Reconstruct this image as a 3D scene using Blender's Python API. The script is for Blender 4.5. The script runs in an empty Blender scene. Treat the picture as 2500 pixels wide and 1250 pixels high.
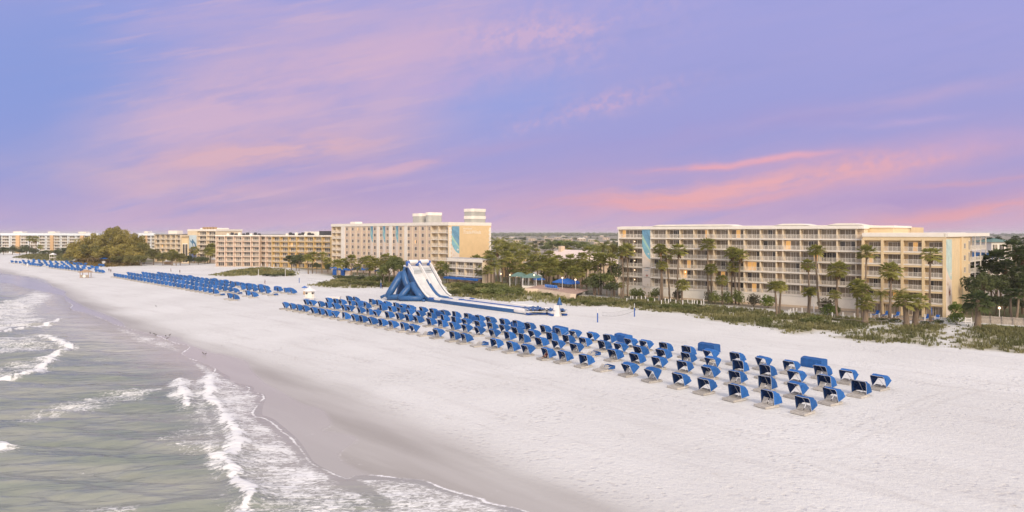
import bpy, bmesh, math, random
import numpy as np
from mathutils import Vector, Matrix
random.seed(7); rng = np.random.default_rng(7)
SC = bpy.context.scene
COL = SC.collection
PI = math.pi
# ---- the photograph's camera: horizon row 568, focal length 1667 px on a 2500 px frame, eye 19 m up
F, H, CX, YH = 1667.0, 19.0, 1250.0, 568.0
def P(px, py, z=0.0):
    d = F*(H-z)/(py-YH); return Vector(((px-CX)/F*d, d, z))
def zat(py, d): return H-(py-YH)*d/F
def lerp(a, b, t): return a+(b-a)*t
def R(a): return math.radians(a)
def srgb(r, g, b):
    f = lambda c: (c/255/12.92 if c/255 <= .04045 else ((c/255+.055)/1.055)**2.4)
    return (f(r), f(g), f(b))

# ---------------------------------------------------------------- materials
def mat(name, col, rough=.7, var=.12, scale=3.0, spec=.3, bump=0.0, bscale=20.0, emit=None, estr=0.0, metal=0.0, rnd=0.0):
    m = bpy.data.materials.new(name); m.use_nodes = True
    nt = m.node_tree; b = nt.nodes['Principled BSDF']
    b.inputs['Roughness'].default_value = rough
    b.inputs['Specular IOR Level'].default_value = spec
    b.inputs['Metallic'].default_value = metal
    tc = nt.nodes.new('ShaderNodeTexCoord')
    n = nt.nodes.new('ShaderNodeTexNoise'); n.inputs['Scale'].default_value = scale; n.inputs['Detail'].default_value = 5
    nt.links.new(tc.outputs['Object'], n.inputs['Vector'])
    hsv = nt.nodes.new('ShaderNodeHueSaturation'); hsv.inputs['Color'].default_value = (*col, 1)
    mr = nt.nodes.new('ShaderNodeMapRange')
    mr.inputs['From Min'].default_value = .3; mr.inputs['From Max'].default_value = .7
    mr.inputs['To Min'].default_value = 1-var; mr.inputs['To Max'].default_value = 1+var
    nt.links.new(n.outputs['Fac'], mr.inputs['Value'])
    val = mr.outputs['Result']
    if rnd:
        oi = nt.nodes.new('ShaderNodeObjectInfo')
        m2 = nt.nodes.new('ShaderNodeMapRange'); m2.inputs['To Min'].default_value = 1-rnd; m2.inputs['To Max'].default_value = 1+rnd
        nt.links.new(oi.outputs['Random'], m2.inputs['Value'])
        mu = nt.nodes.new('ShaderNodeMath'); mu.operation = 'MULTIPLY'
        nt.links.new(val, mu.inputs[0]); nt.links.new(m2.outputs['Result'], mu.inputs[1]); val = mu.outputs[0]
    nt.links.new(val, hsv.inputs['Value'])
    nt.links.new(hsv.outputs['Color'], b.inputs['Base Color'])
    if bump:
        n2 = nt.nodes.new('ShaderNodeTexNoise'); n2.inputs['Scale'].default_value = bscale; n2.inputs['Detail'].default_value = 4
        nt.links.new(tc.outputs['Object'], n2.inputs['Vector'])
        bp = nt.nodes.new('ShaderNodeBump'); bp.inputs['Strength'].default_value = bump; bp.inputs['Distance'].default_value = .05
        nt.links.new(n2.outputs['Fac'], bp.inputs['Height']); nt.links.new(bp.outputs['Normal'], b.inputs['Normal'])
    if emit:
        b.inputs['Emission Color'].default_value = (*emit, 1); b.inputs['Emission Strength'].default_value = estr
    return m
def leafmat(name, c1, c2, rnd=.18, scale=.7):
    m = bpy.data.materials.new(name); m.use_nodes = True
    nt = m.node_tree; b = nt.nodes['Principled BSDF']
    b.inputs['Roughness'].default_value = .65; b.inputs['Specular IOR Level'].default_value = .25
    tc = nt.nodes.new('ShaderNodeTexCoord'); n = nt.nodes.new('ShaderNodeTexNoise')
    n.inputs['Scale'].default_value = scale; n.inputs['Detail'].default_value = 6
    nt.links.new(tc.outputs['Object'], n.inputs['Vector'])
    rp = nt.nodes.new('ShaderNodeValToRGB'); rp.color_ramp.elements[0].position = .35; rp.color_ramp.elements[1].position = .65
    rp.color_ramp.elements[0].color = (*c1, 1); rp.color_ramp.elements[1].color = (*c2, 1)
    nt.links.new(n.outputs['Fac'], rp.inputs['Fac'])
    oi = nt.nodes.new('ShaderNodeObjectInfo'); hs = nt.nodes.new('ShaderNodeHueSaturation')
    m2 = nt.nodes.new('ShaderNodeMapRange'); m2.inputs['To Min'].default_value = 1-rnd; m2.inputs['To Max'].default_value = 1+rnd
    nt.links.new(oi.outputs['Random'], m2.inputs['Value']); nt.links.new(m2.outputs['Result'], hs.inputs['Value'])
    nt.links.new(rp.outputs['Color'], hs.inputs['Color']); nt.links.new(hs.outputs['Color'], b.inputs['Base Color'])
    tr = nt.nodes.new('ShaderNodeBsdfTranslucent'); mx = nt.nodes.new('ShaderNodeMixShader'); mx.inputs[0].default_value = .32
    nt.links.new(hs.outputs['Color'], tr.inputs['Color'])
    nt.links.new(b.outputs[0], mx.inputs[1]); nt.links.new(tr.outputs[0], mx.inputs[2])
    nt.links.new(mx.outputs[0], nt.nodes['Material Output'].inputs['Surface'])
    return m
M = {}
M['white'] = mat('white_paint', (.82,.75,.66), .6, .05, .6)
M['cream'] = mat('cream_stucco', (.71,.545,.33), .8, .06, .5)
M['creamlight'] = mat('pale_cream_stucco', (.75,.61,.43), .8, .05, .5)
M['tan'] = mat('tan_stucco', (.72,.52,.29), .8, .05, .5)
M['peach'] = mat('peach_stucco', (.68,.52,.40), .8, .07, .4)
M['yellow'] = mat('yellow_stucco', (.60,.42,.18), .8, .06, .4)
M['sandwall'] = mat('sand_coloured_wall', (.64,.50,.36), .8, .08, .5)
M['pinkroof'] = mat('pale_pink_roof', (.74,.60,.54), .7, .05, .6)
M['greyroof'] = mat('grey_roof', (.40,.39,.38), .8, .12, .5)
M['beigetank'] = mat('beige_plaster', (.43,.415,.375), .8, .06, .6)
M['curtain'] = mat('curtained_glass', (.235,.185,.135), .3, .2, 1.1, spec=.4, rnd=.25)
M['darkglass'] = mat('dark_glass', (.06,.05,.045), .12, .2, .8, spec=.5, rnd=.3)
M['lit'] = mat('lit_window', (.7,.45,.18), .5, .3, 1.2, emit=(1.0,.50,.15), estr=.42)
M['lamp'] = mat('lamp_glow', (.9,.7,.5), .5, 0, 1, emit=(1.0,.66,.40), estr=3.0)
M['blue'] = mat('blue_canvas', (.022,.112,.345), .75, .16, 2.2, spec=.25, bump=.8, bscale=4, rnd=.24)
M['navy'] = mat('navy_hood_shade', (.012,.045,.15), .8, .12, 2.0, spec=.15, rnd=.15)  # blue canvas darkened: shade inside the hoods put into the colour
M['coolwhite'] = mat('cool_white_paint', (.72,.75,.79), .7, .05, .6)
M['blueinfl'] = mat('blue_vinyl', (.024,.095,.25), .38, .10, .8, spec=.45, bump=.15, bscale=1.5)
M['bluelight'] = mat('royal_blue_vinyl', (.03,.10,.36), .4, .1, .8, spec=.45)
M['vinyl'] = mat('white_vinyl', (.74,.71,.69), .42, .06, .7, spec=.4)
M['lane'] = mat('grey_white_vinyl', (.60,.59,.58), .45, .12, .5)
M['greyvinyl'] = mat('grey_vinyl', (.42,.43,.44), .45, .15, .6)
M['wood'] = mat('weathered_wood', (.42,.36,.30), .85, .2, 4, rnd=.14)
M['decking'] = mat('pale_grey_decking', (.46,.425,.385), .85, .18, 4, rnd=.14)
M['woodwarm'] = mat('tan_wood', (.40,.27,.17), .85, .2, 3)
M['pole'] = mat('pale_metal_pole', (.5,.5,.5), .4, .05, 2)
M['bark'] = mat('palm_bark', (.21,.155,.11), .9, .3, 3, bump=.6, bscale=6, rnd=.2)
M['skirt'] = mat('dry_palm_fronds', (.19,.115,.055), .9, .3, 2)
M['frond'] = leafmat('fan_palm_fronds', (.15,.165,.04), (.38,.35,.10))
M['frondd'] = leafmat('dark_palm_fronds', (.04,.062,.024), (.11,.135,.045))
M['leaf'] = leafmat('broad_leaves', (.10,.125,.038), (.25,.27,.085))
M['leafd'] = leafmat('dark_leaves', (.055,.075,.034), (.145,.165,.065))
M['leafb'] = leafmat('bright_leaves', (.10,.15,.03), (.24,.28,.06))
M['pine'] = leafmat('feathery_needles', (.25,.215,.055), (.52,.42,.13), scale=.25)
M['pined'] = leafmat('dull_needles', (.14,.14,.045), (.29,.255,.085), scale=.3)
M['shrubgrey'] = leafmat('grey_green_leaves', (.10,.09,.06), (.19,.165,.10))
M['grass'] = leafmat('dune_grass_blades', (.15,.16,.06), (.32,.29,.125), scale=.12)
M['grassgold'] = leafmat('dry_grass_blades', (.23,.16,.05), (.36,.26,.10), scale=.12)
M['creeper'] = leafmat('creeper_leaves', (.085,.105,.03), (.20,.205,.06), scale=.25)
M['lawn'] = mat('lawn_turf', (.08,.11,.025), .9, .2, 1.5)
M['brick'] = mat('red_brick_paving', (.40,.27,.21), .85, .2, 3)
M['green'] = mat('green_roof_metal', (.12,.20,.17), .6, .1, 2)
M['bluefab'] = mat('blue_awning', (.02,.12,.42), .7, .15, 2)
M['dark'] = mat('dark_grey_metal', (.06,.06,.065), .6, .2, 2)
M['red'] = mat('dull_red_paint', (.35,.08,.06), .6, .1, 3)
M['skin'] = mat('skin', (.42,.24,.16), .6, .05, 3)
M['clothdark'] = mat('dark_cloth', (.035,.02,.025), .85, .2, 6)
M['clothred'] = mat('maroon_cloth', (.16,.03,.03), .85, .2, 6)
M['hair'] = mat('dark_hair', (.02,.013,.01), .7, .1, 6)
M['orange'] = mat('orange_plastic', (.55,.27,.06), .5, .1, 3)
M['orangewall'] = mat('orange_tan_stucco', (.62,.40,.22), .8, .06, .5)
M['bluehouse'] = mat('bright_blue_wall', (.06,.22,.50), .7, .1, 1)
M['bird'] = mat('grey_brown_feathers', (.10,.09,.08), .8, .2, 8)

# ---------------------------------------------------------------- mesh helpers
class MB:
    def __init__(s): s.v=[]; s.f=[]; s.m=[]
    def face(s, pts, m=0):
        b=len(s.v); s.v.extend([tuple(p) for p in pts]); s.f.append(tuple(range(b,b+len(pts)))); s.m.append(m)
    def box(s, x0,x1,y0,y1,z0,z1, m=0):
        b=len(s.v)
        s.v += [(x0,y0,z0),(x1,y0,z0),(x1,y1,z0),(x0,y1,z0),(x0,y0,z1),(x1,y0,z1),(x1,y1,z1),(x0,y1,z1)]
        for q in ((0,3,2,1),(4,5,6,7),(0,1,5,4),(1,2,6,5),(2,3,7,6),(3,0,4,7)): s.f.append(tuple(b+i for i in q)); s.m.append(m)
    def obox(s, c, ax, ay, az, m=0):      # oriented box: centre and three half-axis vectors
        c,ax,ay,az=map(Vector,(c,ax,ay,az)); b=len(s.v)
        for sz in (-1,1):
            for sx,sy in ((-1,-1),(1,-1),(1,1),(-1,1)): s.v.append(tuple(c+ax*sx+ay*sy+az*sz))
        for q in ((0,3,2,1),(4,5,6,7),(0,1,5,4),(1,2,6,5),(2,3,7,6),(3,0,4,7)): s.f.append(tuple(b+i for i in q)); s.m.append(m)
    def prism(s, poly, z0, z1, m=0):
        n=len(poly); b=len(s.v)
        s.v += [(p[0],p[1],z0) for p in poly]+[(p[0],p[1],z1) for p in poly]
        s.f.append(tuple(b+i for i in reversed(range(n)))); s.m.append(m)
        s.f.append(tuple(b+n+i for i in range(n))); s.m.append(m)
        for i in range(n):
            j=(i+1)%n; s.f.append((b+i,b+j,b+n+j,b+n+i)); s.m.append(m)
    def tube(s, pts, rad, n=8, m=0, caps=True, closed=False):
        pts=[Vector(p) for p in pts]; k=len(pts); b=len(s.v)
        if not hasattr(rad,'__len__'): rad=[rad]*k
        up=Vector((0,0,1)); prev=None
        for i in range(k):
            t=(pts[(i+1)%k]-pts[i-1]) if closed else (pts[min(i+1,k-1)]-pts[max(i-1,0)])
            t.normalize()
            if prev is None: a=t.cross(up) if abs(t.dot(up))<.95 else t.cross(Vector((1,0,0)))
            else: a=prev-t*prev.dot(t)
            a.normalize(); prev=a; c=t.cross(a)
            for j in range(n):
                th=2*PI*j/n; s.v.append(tuple(pts[i]+(a*math.cos(th)+c*math.sin(th))*rad[i]))
        for i in range(k if closed else k-1):
            i2=(i+1)%k
            for j in range(n):
                j2=(j+1)%n; s.f.append((b+i*n+j,b+i*n+j2,b+i2*n+j2,b+i2*n+j)); s.m.append(m)
        if caps and not closed:
            s.f.append(tuple(b+j for j in reversed(range(n)))); s.m.append(m)
            s.f.append(tuple(b+(k-1)*n+j for j in range(n))); s.m.append(m)
    def lathe(s, prof, n=12, c=(0,0,0), m=0):
        b=len(s.v); k=len(prof)
        for r,z in prof:
            for j in range(n):
                a=2*PI*(j+.5)/n; s.v.append((c[0]+r*math.cos(a),c[1]+r*math.sin(a),c[2]+z))
        for i in range(k-1):
            for j in range(n):
                j2=(j+1)%n; s.f.append((b+i*n+j,b+i*n+j2,b+(i+1)*n+j2,b+(i+1)*n+j)); s.m.append(m)
        s.f.append(tuple(b+j for j in reversed(range(n)))); s.m.append(m)
        s.f.append(tuple(b+(k-1)*n+j for j in range(n))); s.m.append(m)
    def mesh(s, name, mats, smooth=False):
        me=bpy.data.meshes.new(name); me.from_pydata(s.v,[],s.f)
        for q in (mats if isinstance(mats,(list,tuple)) else [mats]): me.materials.append(M[q] if isinstance(q,str) else q)
        me.polygons.foreach_set('material_index', s.m)
        if smooth: me.polygons.foreach_set('use_smooth',[True]*len(s.f))
        me.update(); return me
    def build(s, name, mats, parent=None, smooth=False, loc=(0,0,0)):
        return put(name, s.mesh(name,mats,smooth), parent, loc)
def put(name, me, parent=None, loc=(0,0,0), scale=None, rot=None):
    o=bpy.data.objects.new(name, me); COL.objects.link(o); o.location=loc
    if parent: o.parent=parent
    if scale: o.scale=scale
    if rot: o.rotation_euler=rot
    return o
def tag(o, label=None, cat=None, group=None, kind=None):
    if label: o['label']=label
    if cat: o['category']=cat
    if group: o['group']=group
    if kind: o['kind']=kind
    return o
def thing(name, label, cat, loc=(0,0,0), rz=0, group=None):
    o=bpy.data.objects.new(name,None); COL.objects.link(o); o.location=loc; o.rotation_euler=(0,0,rz); o.empty_display_size=.5
    return tag(o,label,cat,group)
def dup(root, loc, rz, label=None, group=None, scale=None, tilt=(0,0)):
    r=root.copy(); COL.objects.link(r); r.location=loc; r.rotation_euler=(tilt[0],tilt[1],rz)
    if scale: r.scale=scale
    if label: r['label']=label
    if group: r['group']=group
    for ch in KIDS[root.name]:
        c=ch.copy(); COL.objects.link(c); c.parent=r
        for g in KIDS.get(ch.name,()):
            d=g.copy(); COL.objects.link(d); d.parent=c
    return r
class Kids(dict):
    def __missing__(s,k):
        s[k]=[o for o in COL.objects if o.parent is not None and o.parent.name==k]; return s[k]
KIDS=Kids()
ONES='first second third fourth fifth sixth seventh eighth ninth tenth eleventh twelfth thirteenth fourteenth fifteenth sixteenth seventeenth eighteenth nineteenth'.split()
def nth(i):
    if i<=19: return ONES[i-1]
    t={2:('twenty','twentieth'),3:('thirty','thirtieth'),4:('forty','fortieth'),5:('fifty','fiftieth'),6:('sixty','sixtieth')}[i//10]
    return t[1] if i%10==0 else t[0]+'-'+ONES[i%10-1]
# ------------------------------------------------ distance fields in world metres
def world(pts, z=0.0): return np.array([[*P(x,y,z)[:2]] for x,y in pts])
def dline(X, Y, line, chunk=200000):
    out=np.full(X.shape,1e9)
    for a,b in zip(line[:-1],line[1:]):
        d=b-a; L=d@d
        t=np.clip(((X-a[0])*d[0]+(Y-a[1])*d[1])/max(L,1e-9),0,1)
        np.minimum(out,(X-a[0]-t*d[0])**2+(Y-a[1]-t*d[1])**2,out=out)
    return np.sqrt(out)
def inside(X, Y, poly):
    r=np.zeros(X.shape,bool); n=len(poly)
    for i in range(n):
        x1,y1=poly[i]; x2,y2=poly[(i+1)%n]
        c=((y1>Y)!=(y2>Y))
        with np.errstate(divide='ignore',invalid='ignore'):
            xi=(x2-x1)*(Y-y1)/(y2-y1)+x1
        r^=c&(X<xi)
    return r
def smooth_line(pts, n=4):      # Catmull-Rom through the points
    pts=[np.array(p,float) for p in pts]; out=[]
    for i in range(len(pts)-1):
        p0=pts[max(i-1,0)];p1=pts[i];p2=pts[i+1];p3=pts[min(i+2,len(pts)-1)]
        for k in range(n):
            t=k/n; out.append(.5*((2*p1)+(-p0+p2)*t+(2*p0-5*p1+4*p2-p3)*t*t+(-p0+3*p1-3*p2+p3)*t**3))
    out.append(pts[-1]); return [tuple(p) for p in out]
def sstep(a,b,x):
    t=np.clip((x-a)/(b-a),0,1); return t*t*(3-2*t)
# ================================================================ beach, sea, sky
EDGE=smooth_line([(-900,655),(-300,680),(0,690),(40,698),(110,712),(155,722),(160,733),(178,745),(172,755),(213,765),(262,783),(275,790),(300,797),(345,810),(385,820),(430,838),(462,845),(455,855),(445,865),(472,878),(508,890),(527,901),(521,915),(529,926),(530,936),(560,940),(600,944),(610,950),(607,957),(638,962),(643,973),(628,990),(618,1016),(650,1025),(690,1055),(715,1075),(745,1112),(760,1130),(800,1150),(845,1168),(868,1161),(905,1160),(960,1166),(1030,1172),(1075,1190),(1120,1203),(1175,1218),(1185,1226),(1230,1236),(1290,1250),(1420,1300),(1600,1400),(2300,1900)],3)
FILM=smooth_line([(-900,640),(0,668),(130,700),(162,712),(160,720),(180,733),(215,752),(262,768),(300,787),(310,800),(350,812),(400,820),(445,823),(450,832),(518,861),(545,863),(605,880),(612,893),(618,905),(640,925),(650,935),(700,962),(740,985),(790,1000),(812,1035),(790,1050),(860,1062),(872,1075),(830,1110),(850,1130),(890,1150),(950,1168),(1100,1195),(1200,1228),(1300,1255),(1600,1400)],3)
DRY=smooth_line([(-900,625),(-300,640),(0,656),(60,668),(170,698),(250,735),(330,768),(480,826),(600,858),(760,902),(850,940),(1000,1000),(1150,1062),(1300,1130),(1450,1180),(1650,1245),(1900,1340),(2600,1700)],3)
wE,wF,wD=world(EDGE),world(FILM),world(DRY)
# the sea lies to the left / nearer of the edge; close each line far out to sea for a sign
def seapoly(w): return np.vstack([w,[[300,-400],[-3000,-400],[-3000,w[0][1]]]])
pE,pF,pD=seapoly(wE),seapoly(wF),seapoly(wD)
def sdist(X,Y,line,poly):
    d=dline(X,Y,line); return np.where(inside(X,Y,poly),-d,d)
INLAND=[(-900,606),(-100,617),(60,617),(180,632),(260,650),(380,645),(500,643),(640,650),(720,655),(790,672),(870,682),(1000,690),(1090,700),(1290,697),(1390,716),(1510,728),(1690,741),(1960,763),(2110,776),(2300,784),(2400,790),(2520,796),(3400,860)]
DUNES=dict(
 hollow=[(30,629),(62,622),(165,619),(215,624),(175,638),(110,637)],
 mound=[(163,646),(185,636),(240,627),(330,640),(345,648),(260,652)],
 island=[(512,672),(560,663),(600,657),(650,655),(705,659),(728,668),(718,675),(660,673),(600,673),(545,675)],
 tongue=[(752,697),(800,686),(850,676),(930,677),(1010,690),(1000,700),(960,702),(870,704),(800,702)],
 middle=[(1085,718),(1085,695),(1130,688),(1200,688),(1290,700),(1340,716),(1395,727),(1400,742),(1350,744),(1290,734),(1240,738),(1180,731),(1120,728)],
 belt=[(1345,738),(1395,722),(1510,730),(1690,742),(1960,766),(2120,780),(2200,786),(2130,800),(2050,816),(2000,812),(1940,815),(1880,803),(1800,792),(1740,783),(1680,768),(1620,762),(1560,757),(1480,748),(1400,748)],
 right=[(2030,823),(2110,806),(2190,792),(2300,790),(2320,800),(2300,822),(2302,848),(2262,852),(2200,838),(2130,838)],
 far=[(2340,805),(2360,792),(2420,796),(2520,802),(2760,820),(2800,880),(2520,866),(2400,856),(2325,850),(2318,828)])
def grid(xs, ys):
    D=F*H/(ys-YH); X=(xs[None,:]-CX)/F*D[:,None]; Y=np.repeat(D[:,None],len(xs),1); return X,Y
def sheet(name, X, Y, Z, keep, mat_, attrs):
    ny,nx=X.shape; idx=np.arange(ny*nx).reshape(ny,nx)
    q=np.stack([idx[1:,:-1],idx[1:,1:],idx[:-1,1:],idx[:-1,:-1]],-1)
    if keep is not None:
        k=keep[1:,:-1]|keep[1:,1:]|keep[:-1,1:]|keep[:-1,:-1]; q=q[k]
    q=q.reshape(-1,4)
    used=np.unique(q); remap=np.full(ny*nx,-1); remap[used]=np.arange(len(used)); q=remap[q]
    co=np.stack([X,Y,Z],-1).reshape(-1,3)[used]
    me=bpy.data.meshes.new(name); me.vertices.add(len(used)); me.vertices.foreach_set('co',co.astype(np.float32).ravel())
    me.loops.add(q.size); me.loops.foreach_set('vertex_index',q.astype(np.int32).ravel())
    me.polygons.add(len(q)); me.polygons.foreach_set('loop_start',np.arange(0,q.size,4,dtype=np.int32))
    me.polygons.foreach_set('use_smooth',np.ones(len(q),bool))
    me.update(calc_edges=True)
    for k,a in attrs.items():
        at=me.attributes.new(k,'FLOAT','POINT'); at.data.foreach_set('value',a.reshape(-1)[used].astype(np.float32))
    me.materials.append(mat_); o=put(name,me); return o
def vnoise(X,Y,s,seed=0):       # cheap value noise
    r=np.random.default_rng(seed); T=r.random((256,256))
    x=X/s; y=Y/s; xi=np.floor(x).astype(int); yi=np.floor(y).astype(int); fx=x-xi; fy=y-yi
    fx=fx*fx*(3-2*fx); fy=fy*fy*(3-2*fy)
    g=lambda a,b:T[a%256,b%256]
    return (g(xi,yi)*(1-fx)+g(xi+1,yi)*fx)*(1-fy)+(g(xi,yi+1)*(1-fx)+g(xi+1,yi+1)*fx)*fy
# ---- node shorthand
class NT:
    def __init__(s,nt,dim='3D'): s.nt=nt; s.dim=dim
    def n(s,t,**kw):
        q=s.nt.nodes.new(t)
        for k,v in kw.items(): setattr(q,k,v)
        return q
    def l(s,a,b): s.nt.links.new(a,b)
    def m(s,op,a,b=None,c=None,clamp=False):
        q=s.n('ShaderNodeMath',operation=op); q.use_clamp=clamp
        for i,v in enumerate((a,b,c)):
            if v is None: continue
            if isinstance(v,(int,float)): q.inputs[i].default_value=v
            else: s.l(v,q.inputs[i])
        return q.outputs[0]
    def mix(s,f,a,b):
        q=s.n('ShaderNodeMix',data_type='RGBA')
        for i,v in ((0,f),(6,a),(7,b)):
            if isinstance(v,(int,float)): q.inputs[i].default_value=v
            elif isinstance(v,tuple): q.inputs[i].default_value=(*v,1)
            else: s.l(v,q.inputs[i])
        return q.outputs[2]
    def noise(s,vec,scale,detail=4,rough=.5,out='Fac',dist=0):
        q=s.n('ShaderNodeTexNoise'); q.noise_dimensions=s.dim; q.inputs['Scale'].default_value=scale; q.inputs['Detail'].default_value=detail
        q.inputs['Roughness'].default_value=rough; q.inputs['Distortion'].default_value=dist; s.l(vec,q.inputs['Vector']); return q.outputs[out]
    def rng(s,v,a,b,c=0,d=1,smooth=True):
        q=s.n('ShaderNodeMapRange'); q.interpolation_type='SMOOTHSTEP' if smooth else 'LINEAR'
        for i,x in enumerate((a,b,c,d)): q.inputs[i+1].default_value=x
        s.l(v,q.inputs[0]); return q.outputs[0]
    def map(s,vec,scale=(1,1,1),rot=(0,0,0),loc=(0,0,0)):
        q=s.n('ShaderNodeMapping'); q.vector_type='TEXTURE' if rot[2] else 'POINT'; q.inputs['Scale'].default_value=tuple(1/c for c in scale) if rot[2] else scale; q.inputs['Rotation'].default_value=rot; q.inputs['Location'].default_value=loc
        s.l(vec,q.inputs['Vector']); return q.outputs[0]
    def attr(s,name): 
        q=s.n('ShaderNodeAttribute'); q.attribute_name=name; return q.outputs['Fac']
def foam_nodes(k, pos, cov):
    # lacy foam: warped cells and noise thresholded by the coverage value
    st=k.map(pos,(.75,1.5,1),(0,0,R(6)))
    n1=k.noise(st,2.3,6,.66,dist=.9); n2=k.noise(st,.30,3,.5)
    v=k.m('ADD',k.m('MULTIPLY',n1,.75),k.m('MULTIPLY',n2,.35))
    thr=k.m('SUBTRACT',.92,k.m('MULTIPLY',cov,.72))
    a=k.m('SUBTRACT',v,thr)
    return k.m('MULTIPLY',k.rng(a,-.02,.20),k.rng(cov,.01,.10))
def sand_material():
    m=bpy.data.materials.new('beach_sand'); m.use_nodes=True; k=NT(m.node_tree); b=m.node_tree.nodes['Principled BSDF']
    g=k.n('ShaderNodeNewGeometry'); pos=g.outputs['Position']
    big=k.noise(pos,.05,4,.55); med=k.noise(pos,.35,5,.6); fine=k.noise(pos,2.2,6,.7)
    streak=k.noise(k.map(pos,(.05,.32,1),(0,0,R(136))),1.0,5,.6)
    c=k.mix(k.rng(big,.3,.7),(.638,.622,.602),(.706,.692,.672))
    c=k.mix(k.m('MULTIPLY',k.rng(streak,.48,.75),.42),c,(.52,.49,.47))
    c=k.mix(k.m('MULTIPLY',k.rng(fine,.52,.72),.32),c,(.45,.42,.395))
    c=k.mix(k.m('MULTIPLY',k.rng(med,.62,.72),.20),c,(.40,.36,.325))
    # scattered seaweed specks
    vo=k.n('ShaderNodeTexVoronoi'); vo.inputs['Scale'].default_value=.9; k.l(pos,vo.inputs['Vector'])
    sp=k.m('MULTIPLY',k.m('LESS_THAN',vo.outputs['Distance'],k.m('MULTIPLY',k.rng(med,.55,.75),.16)),.55)
    c=k.mix(sp,c,(.30,.25,.21))
    fv=k.n('ShaderNodeTexVoronoi'); fv.inputs['Scale'].default_value=1.7; fv.feature='SMOOTH_F1'; k.l(pos,fv.inputs['Vector'])
    scuff=k.rng(k.noise(pos,.11,4,.6),.44,.62); dent=k.m('MULTIPLY',k.rng(fv.outputs['Distance'],.12,.38,1,0),scuff)
    c=k.mix(k.m('MULTIPLY',dent,.34),c,(.46,.425,.40))
    tk=k.m('MULTIPLY',k.attr('track'),k.rng(k.noise(pos,.22,3,.6),.35,.6,.15,.8)); c=k.mix(k.m('MULTIPLY',tk,.24),c,(.44,.41,.385))
    wet=k.attr('wet'); film=k.attr('film'); foam=k.attr('foam'); inl=k.attr('inland'); veg=k.attr('veg')
    wn=k.m('ADD',wet,k.m('MULTIPLY',k.m('SUBTRACT',streak,.5),k.m('MULTIPLY',k.m('MULTIPLY',wet,k.m('SUBTRACT',1,wet)),2.2)),clamp=True)
    band=k.noise(k.map(pos,(.03,.22,1),(0,0,R(134))),1.0,4,.55)
    wc=k.mix(k.rng(band,.35,.65),(.355,.330,.303),(.437,.411,.385))
    c=k.mix(wn,c,wc)
    c=k.mix(k.m('MULTIPLY',film,.7),c,(.43,.405,.378))
    # inland ground and soil under the dune plants
    soil=k.mix(k.rng(med,.4,.6),(.22,.20,.10),(.50,.45,.35))
    c=k.mix(k.m('MULTIPLY',veg,.9),c,soil)
    inc=k.mix(k.rng(k.noise(pos,.02,5,.6),.4,.6),(.12,.125,.06),(.34,.29,.24))
    c=k.mix(inl,c,inc)
    fm=foam_nodes(k,pos,foam)
    c=k.mix(fm,c,(.78,.76,.78))
    k.l(c,b.inputs['Base Color'])
    rg=k.m('SUBTRACT',.85,k.m('ADD',k.m('MULTIPLY',wn,.38),k.m('MULTIPLY',film,.33)))
    k.l(k.m('ADD',rg,k.m('MULTIPLY',fm,.4),clamp=True),b.inputs['Roughness'])
    k.l(k.m('SUBTRACT',.12,k.m('MULTIPLY',film,.05)),b.inputs['Specular IOR Level'])
    hgt=k.m('ADD',k.m('MULTIPLY',fine,.22),k.m('ADD',k.m('MULTIPLY',k.noise(pos,1.0,3,.6),.16),k.m('SUBTRACT',k.m('MULTIPLY',streak,.15),k.m('MULTIPLY',dent,.11))))
    bp=k.n('ShaderNodeBump'); bp.inputs['Distance'].default_value=1.0
    k.l(k.m('MULTIPLY',k.m('SUBTRACT',1,k.m('MAXIMUM',wn,film)),.65),bp.inputs['Strength']); k.l(hgt,bp.inputs['Height']); k.l(bp.outputs[0],b.inputs['Normal'])
    return m
def sea_material():
    m=bpy.data.materials.new('sea_water'); m.use_nodes=True; k=NT(m.node_tree); b=m.node_tree.nodes['Principled BSDF']
    g=k.n('ShaderNodeNewGeometry'); pos=g.outputs['Position']
    foam=k.attr('foam'); shal=k.attr('shallow')
    n=k.noise(k.map(pos,(.06,.16,1)),1.0,4,.5)
    c=k.mix(k.rng(n,.35,.65),(.200,.226,.200),(.285,.292,.262))
    c=k.mix(k.m('MULTIPLY',k.attr('shoal'),.8),c,(.56,.525,.49)); c=k.mix(k.m('MULTIPLY',shal,.6),c,(.42,.385,.345))
    fm=foam_nodes(k,pos,foam)
    c=k.mix(fm,c,(.80,.79,.775))
    k.l(c,b.inputs['Base Color'])
    k.l(k.m('ADD',.10,k.m('MULTIPLY',fm,.55)),b.inputs['Roughness'])
    b.inputs['IOR'].default_value=1.33; k.l(k.m('SUBTRACT',.42,k.m('MULTIPLY',k.attr('shoal'),.34)),b.inputs['Specular IOR Level'])
    w1=k.noise(k.map(pos,(.24,1.7,1),(0,0,R(4))),1.0,5,.6,dist=.4); w2=k.noise(k.map(pos,(.12,.6,1),(0,0,R(9))),1.0,2,.5)
    h=k.m('ADD',k.m('ADD',k.m('MULTIPLY',w1,.34),k.m('MULTIPLY',w2,.40)),k.m('MULTIPLY',fm,.08))
    bp=k.n('ShaderNodeBump'); bp.inputs['Distance'].default_value=1.0
    k.l(k.m('SUBTRACT',.9,k.m('MULTIPLY',shal,.72)),bp.inputs['Strength']); k.l(h,bp.inputs['Height']); k.l(bp.outputs[0],b.inputs['Normal'])
    return m
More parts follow.
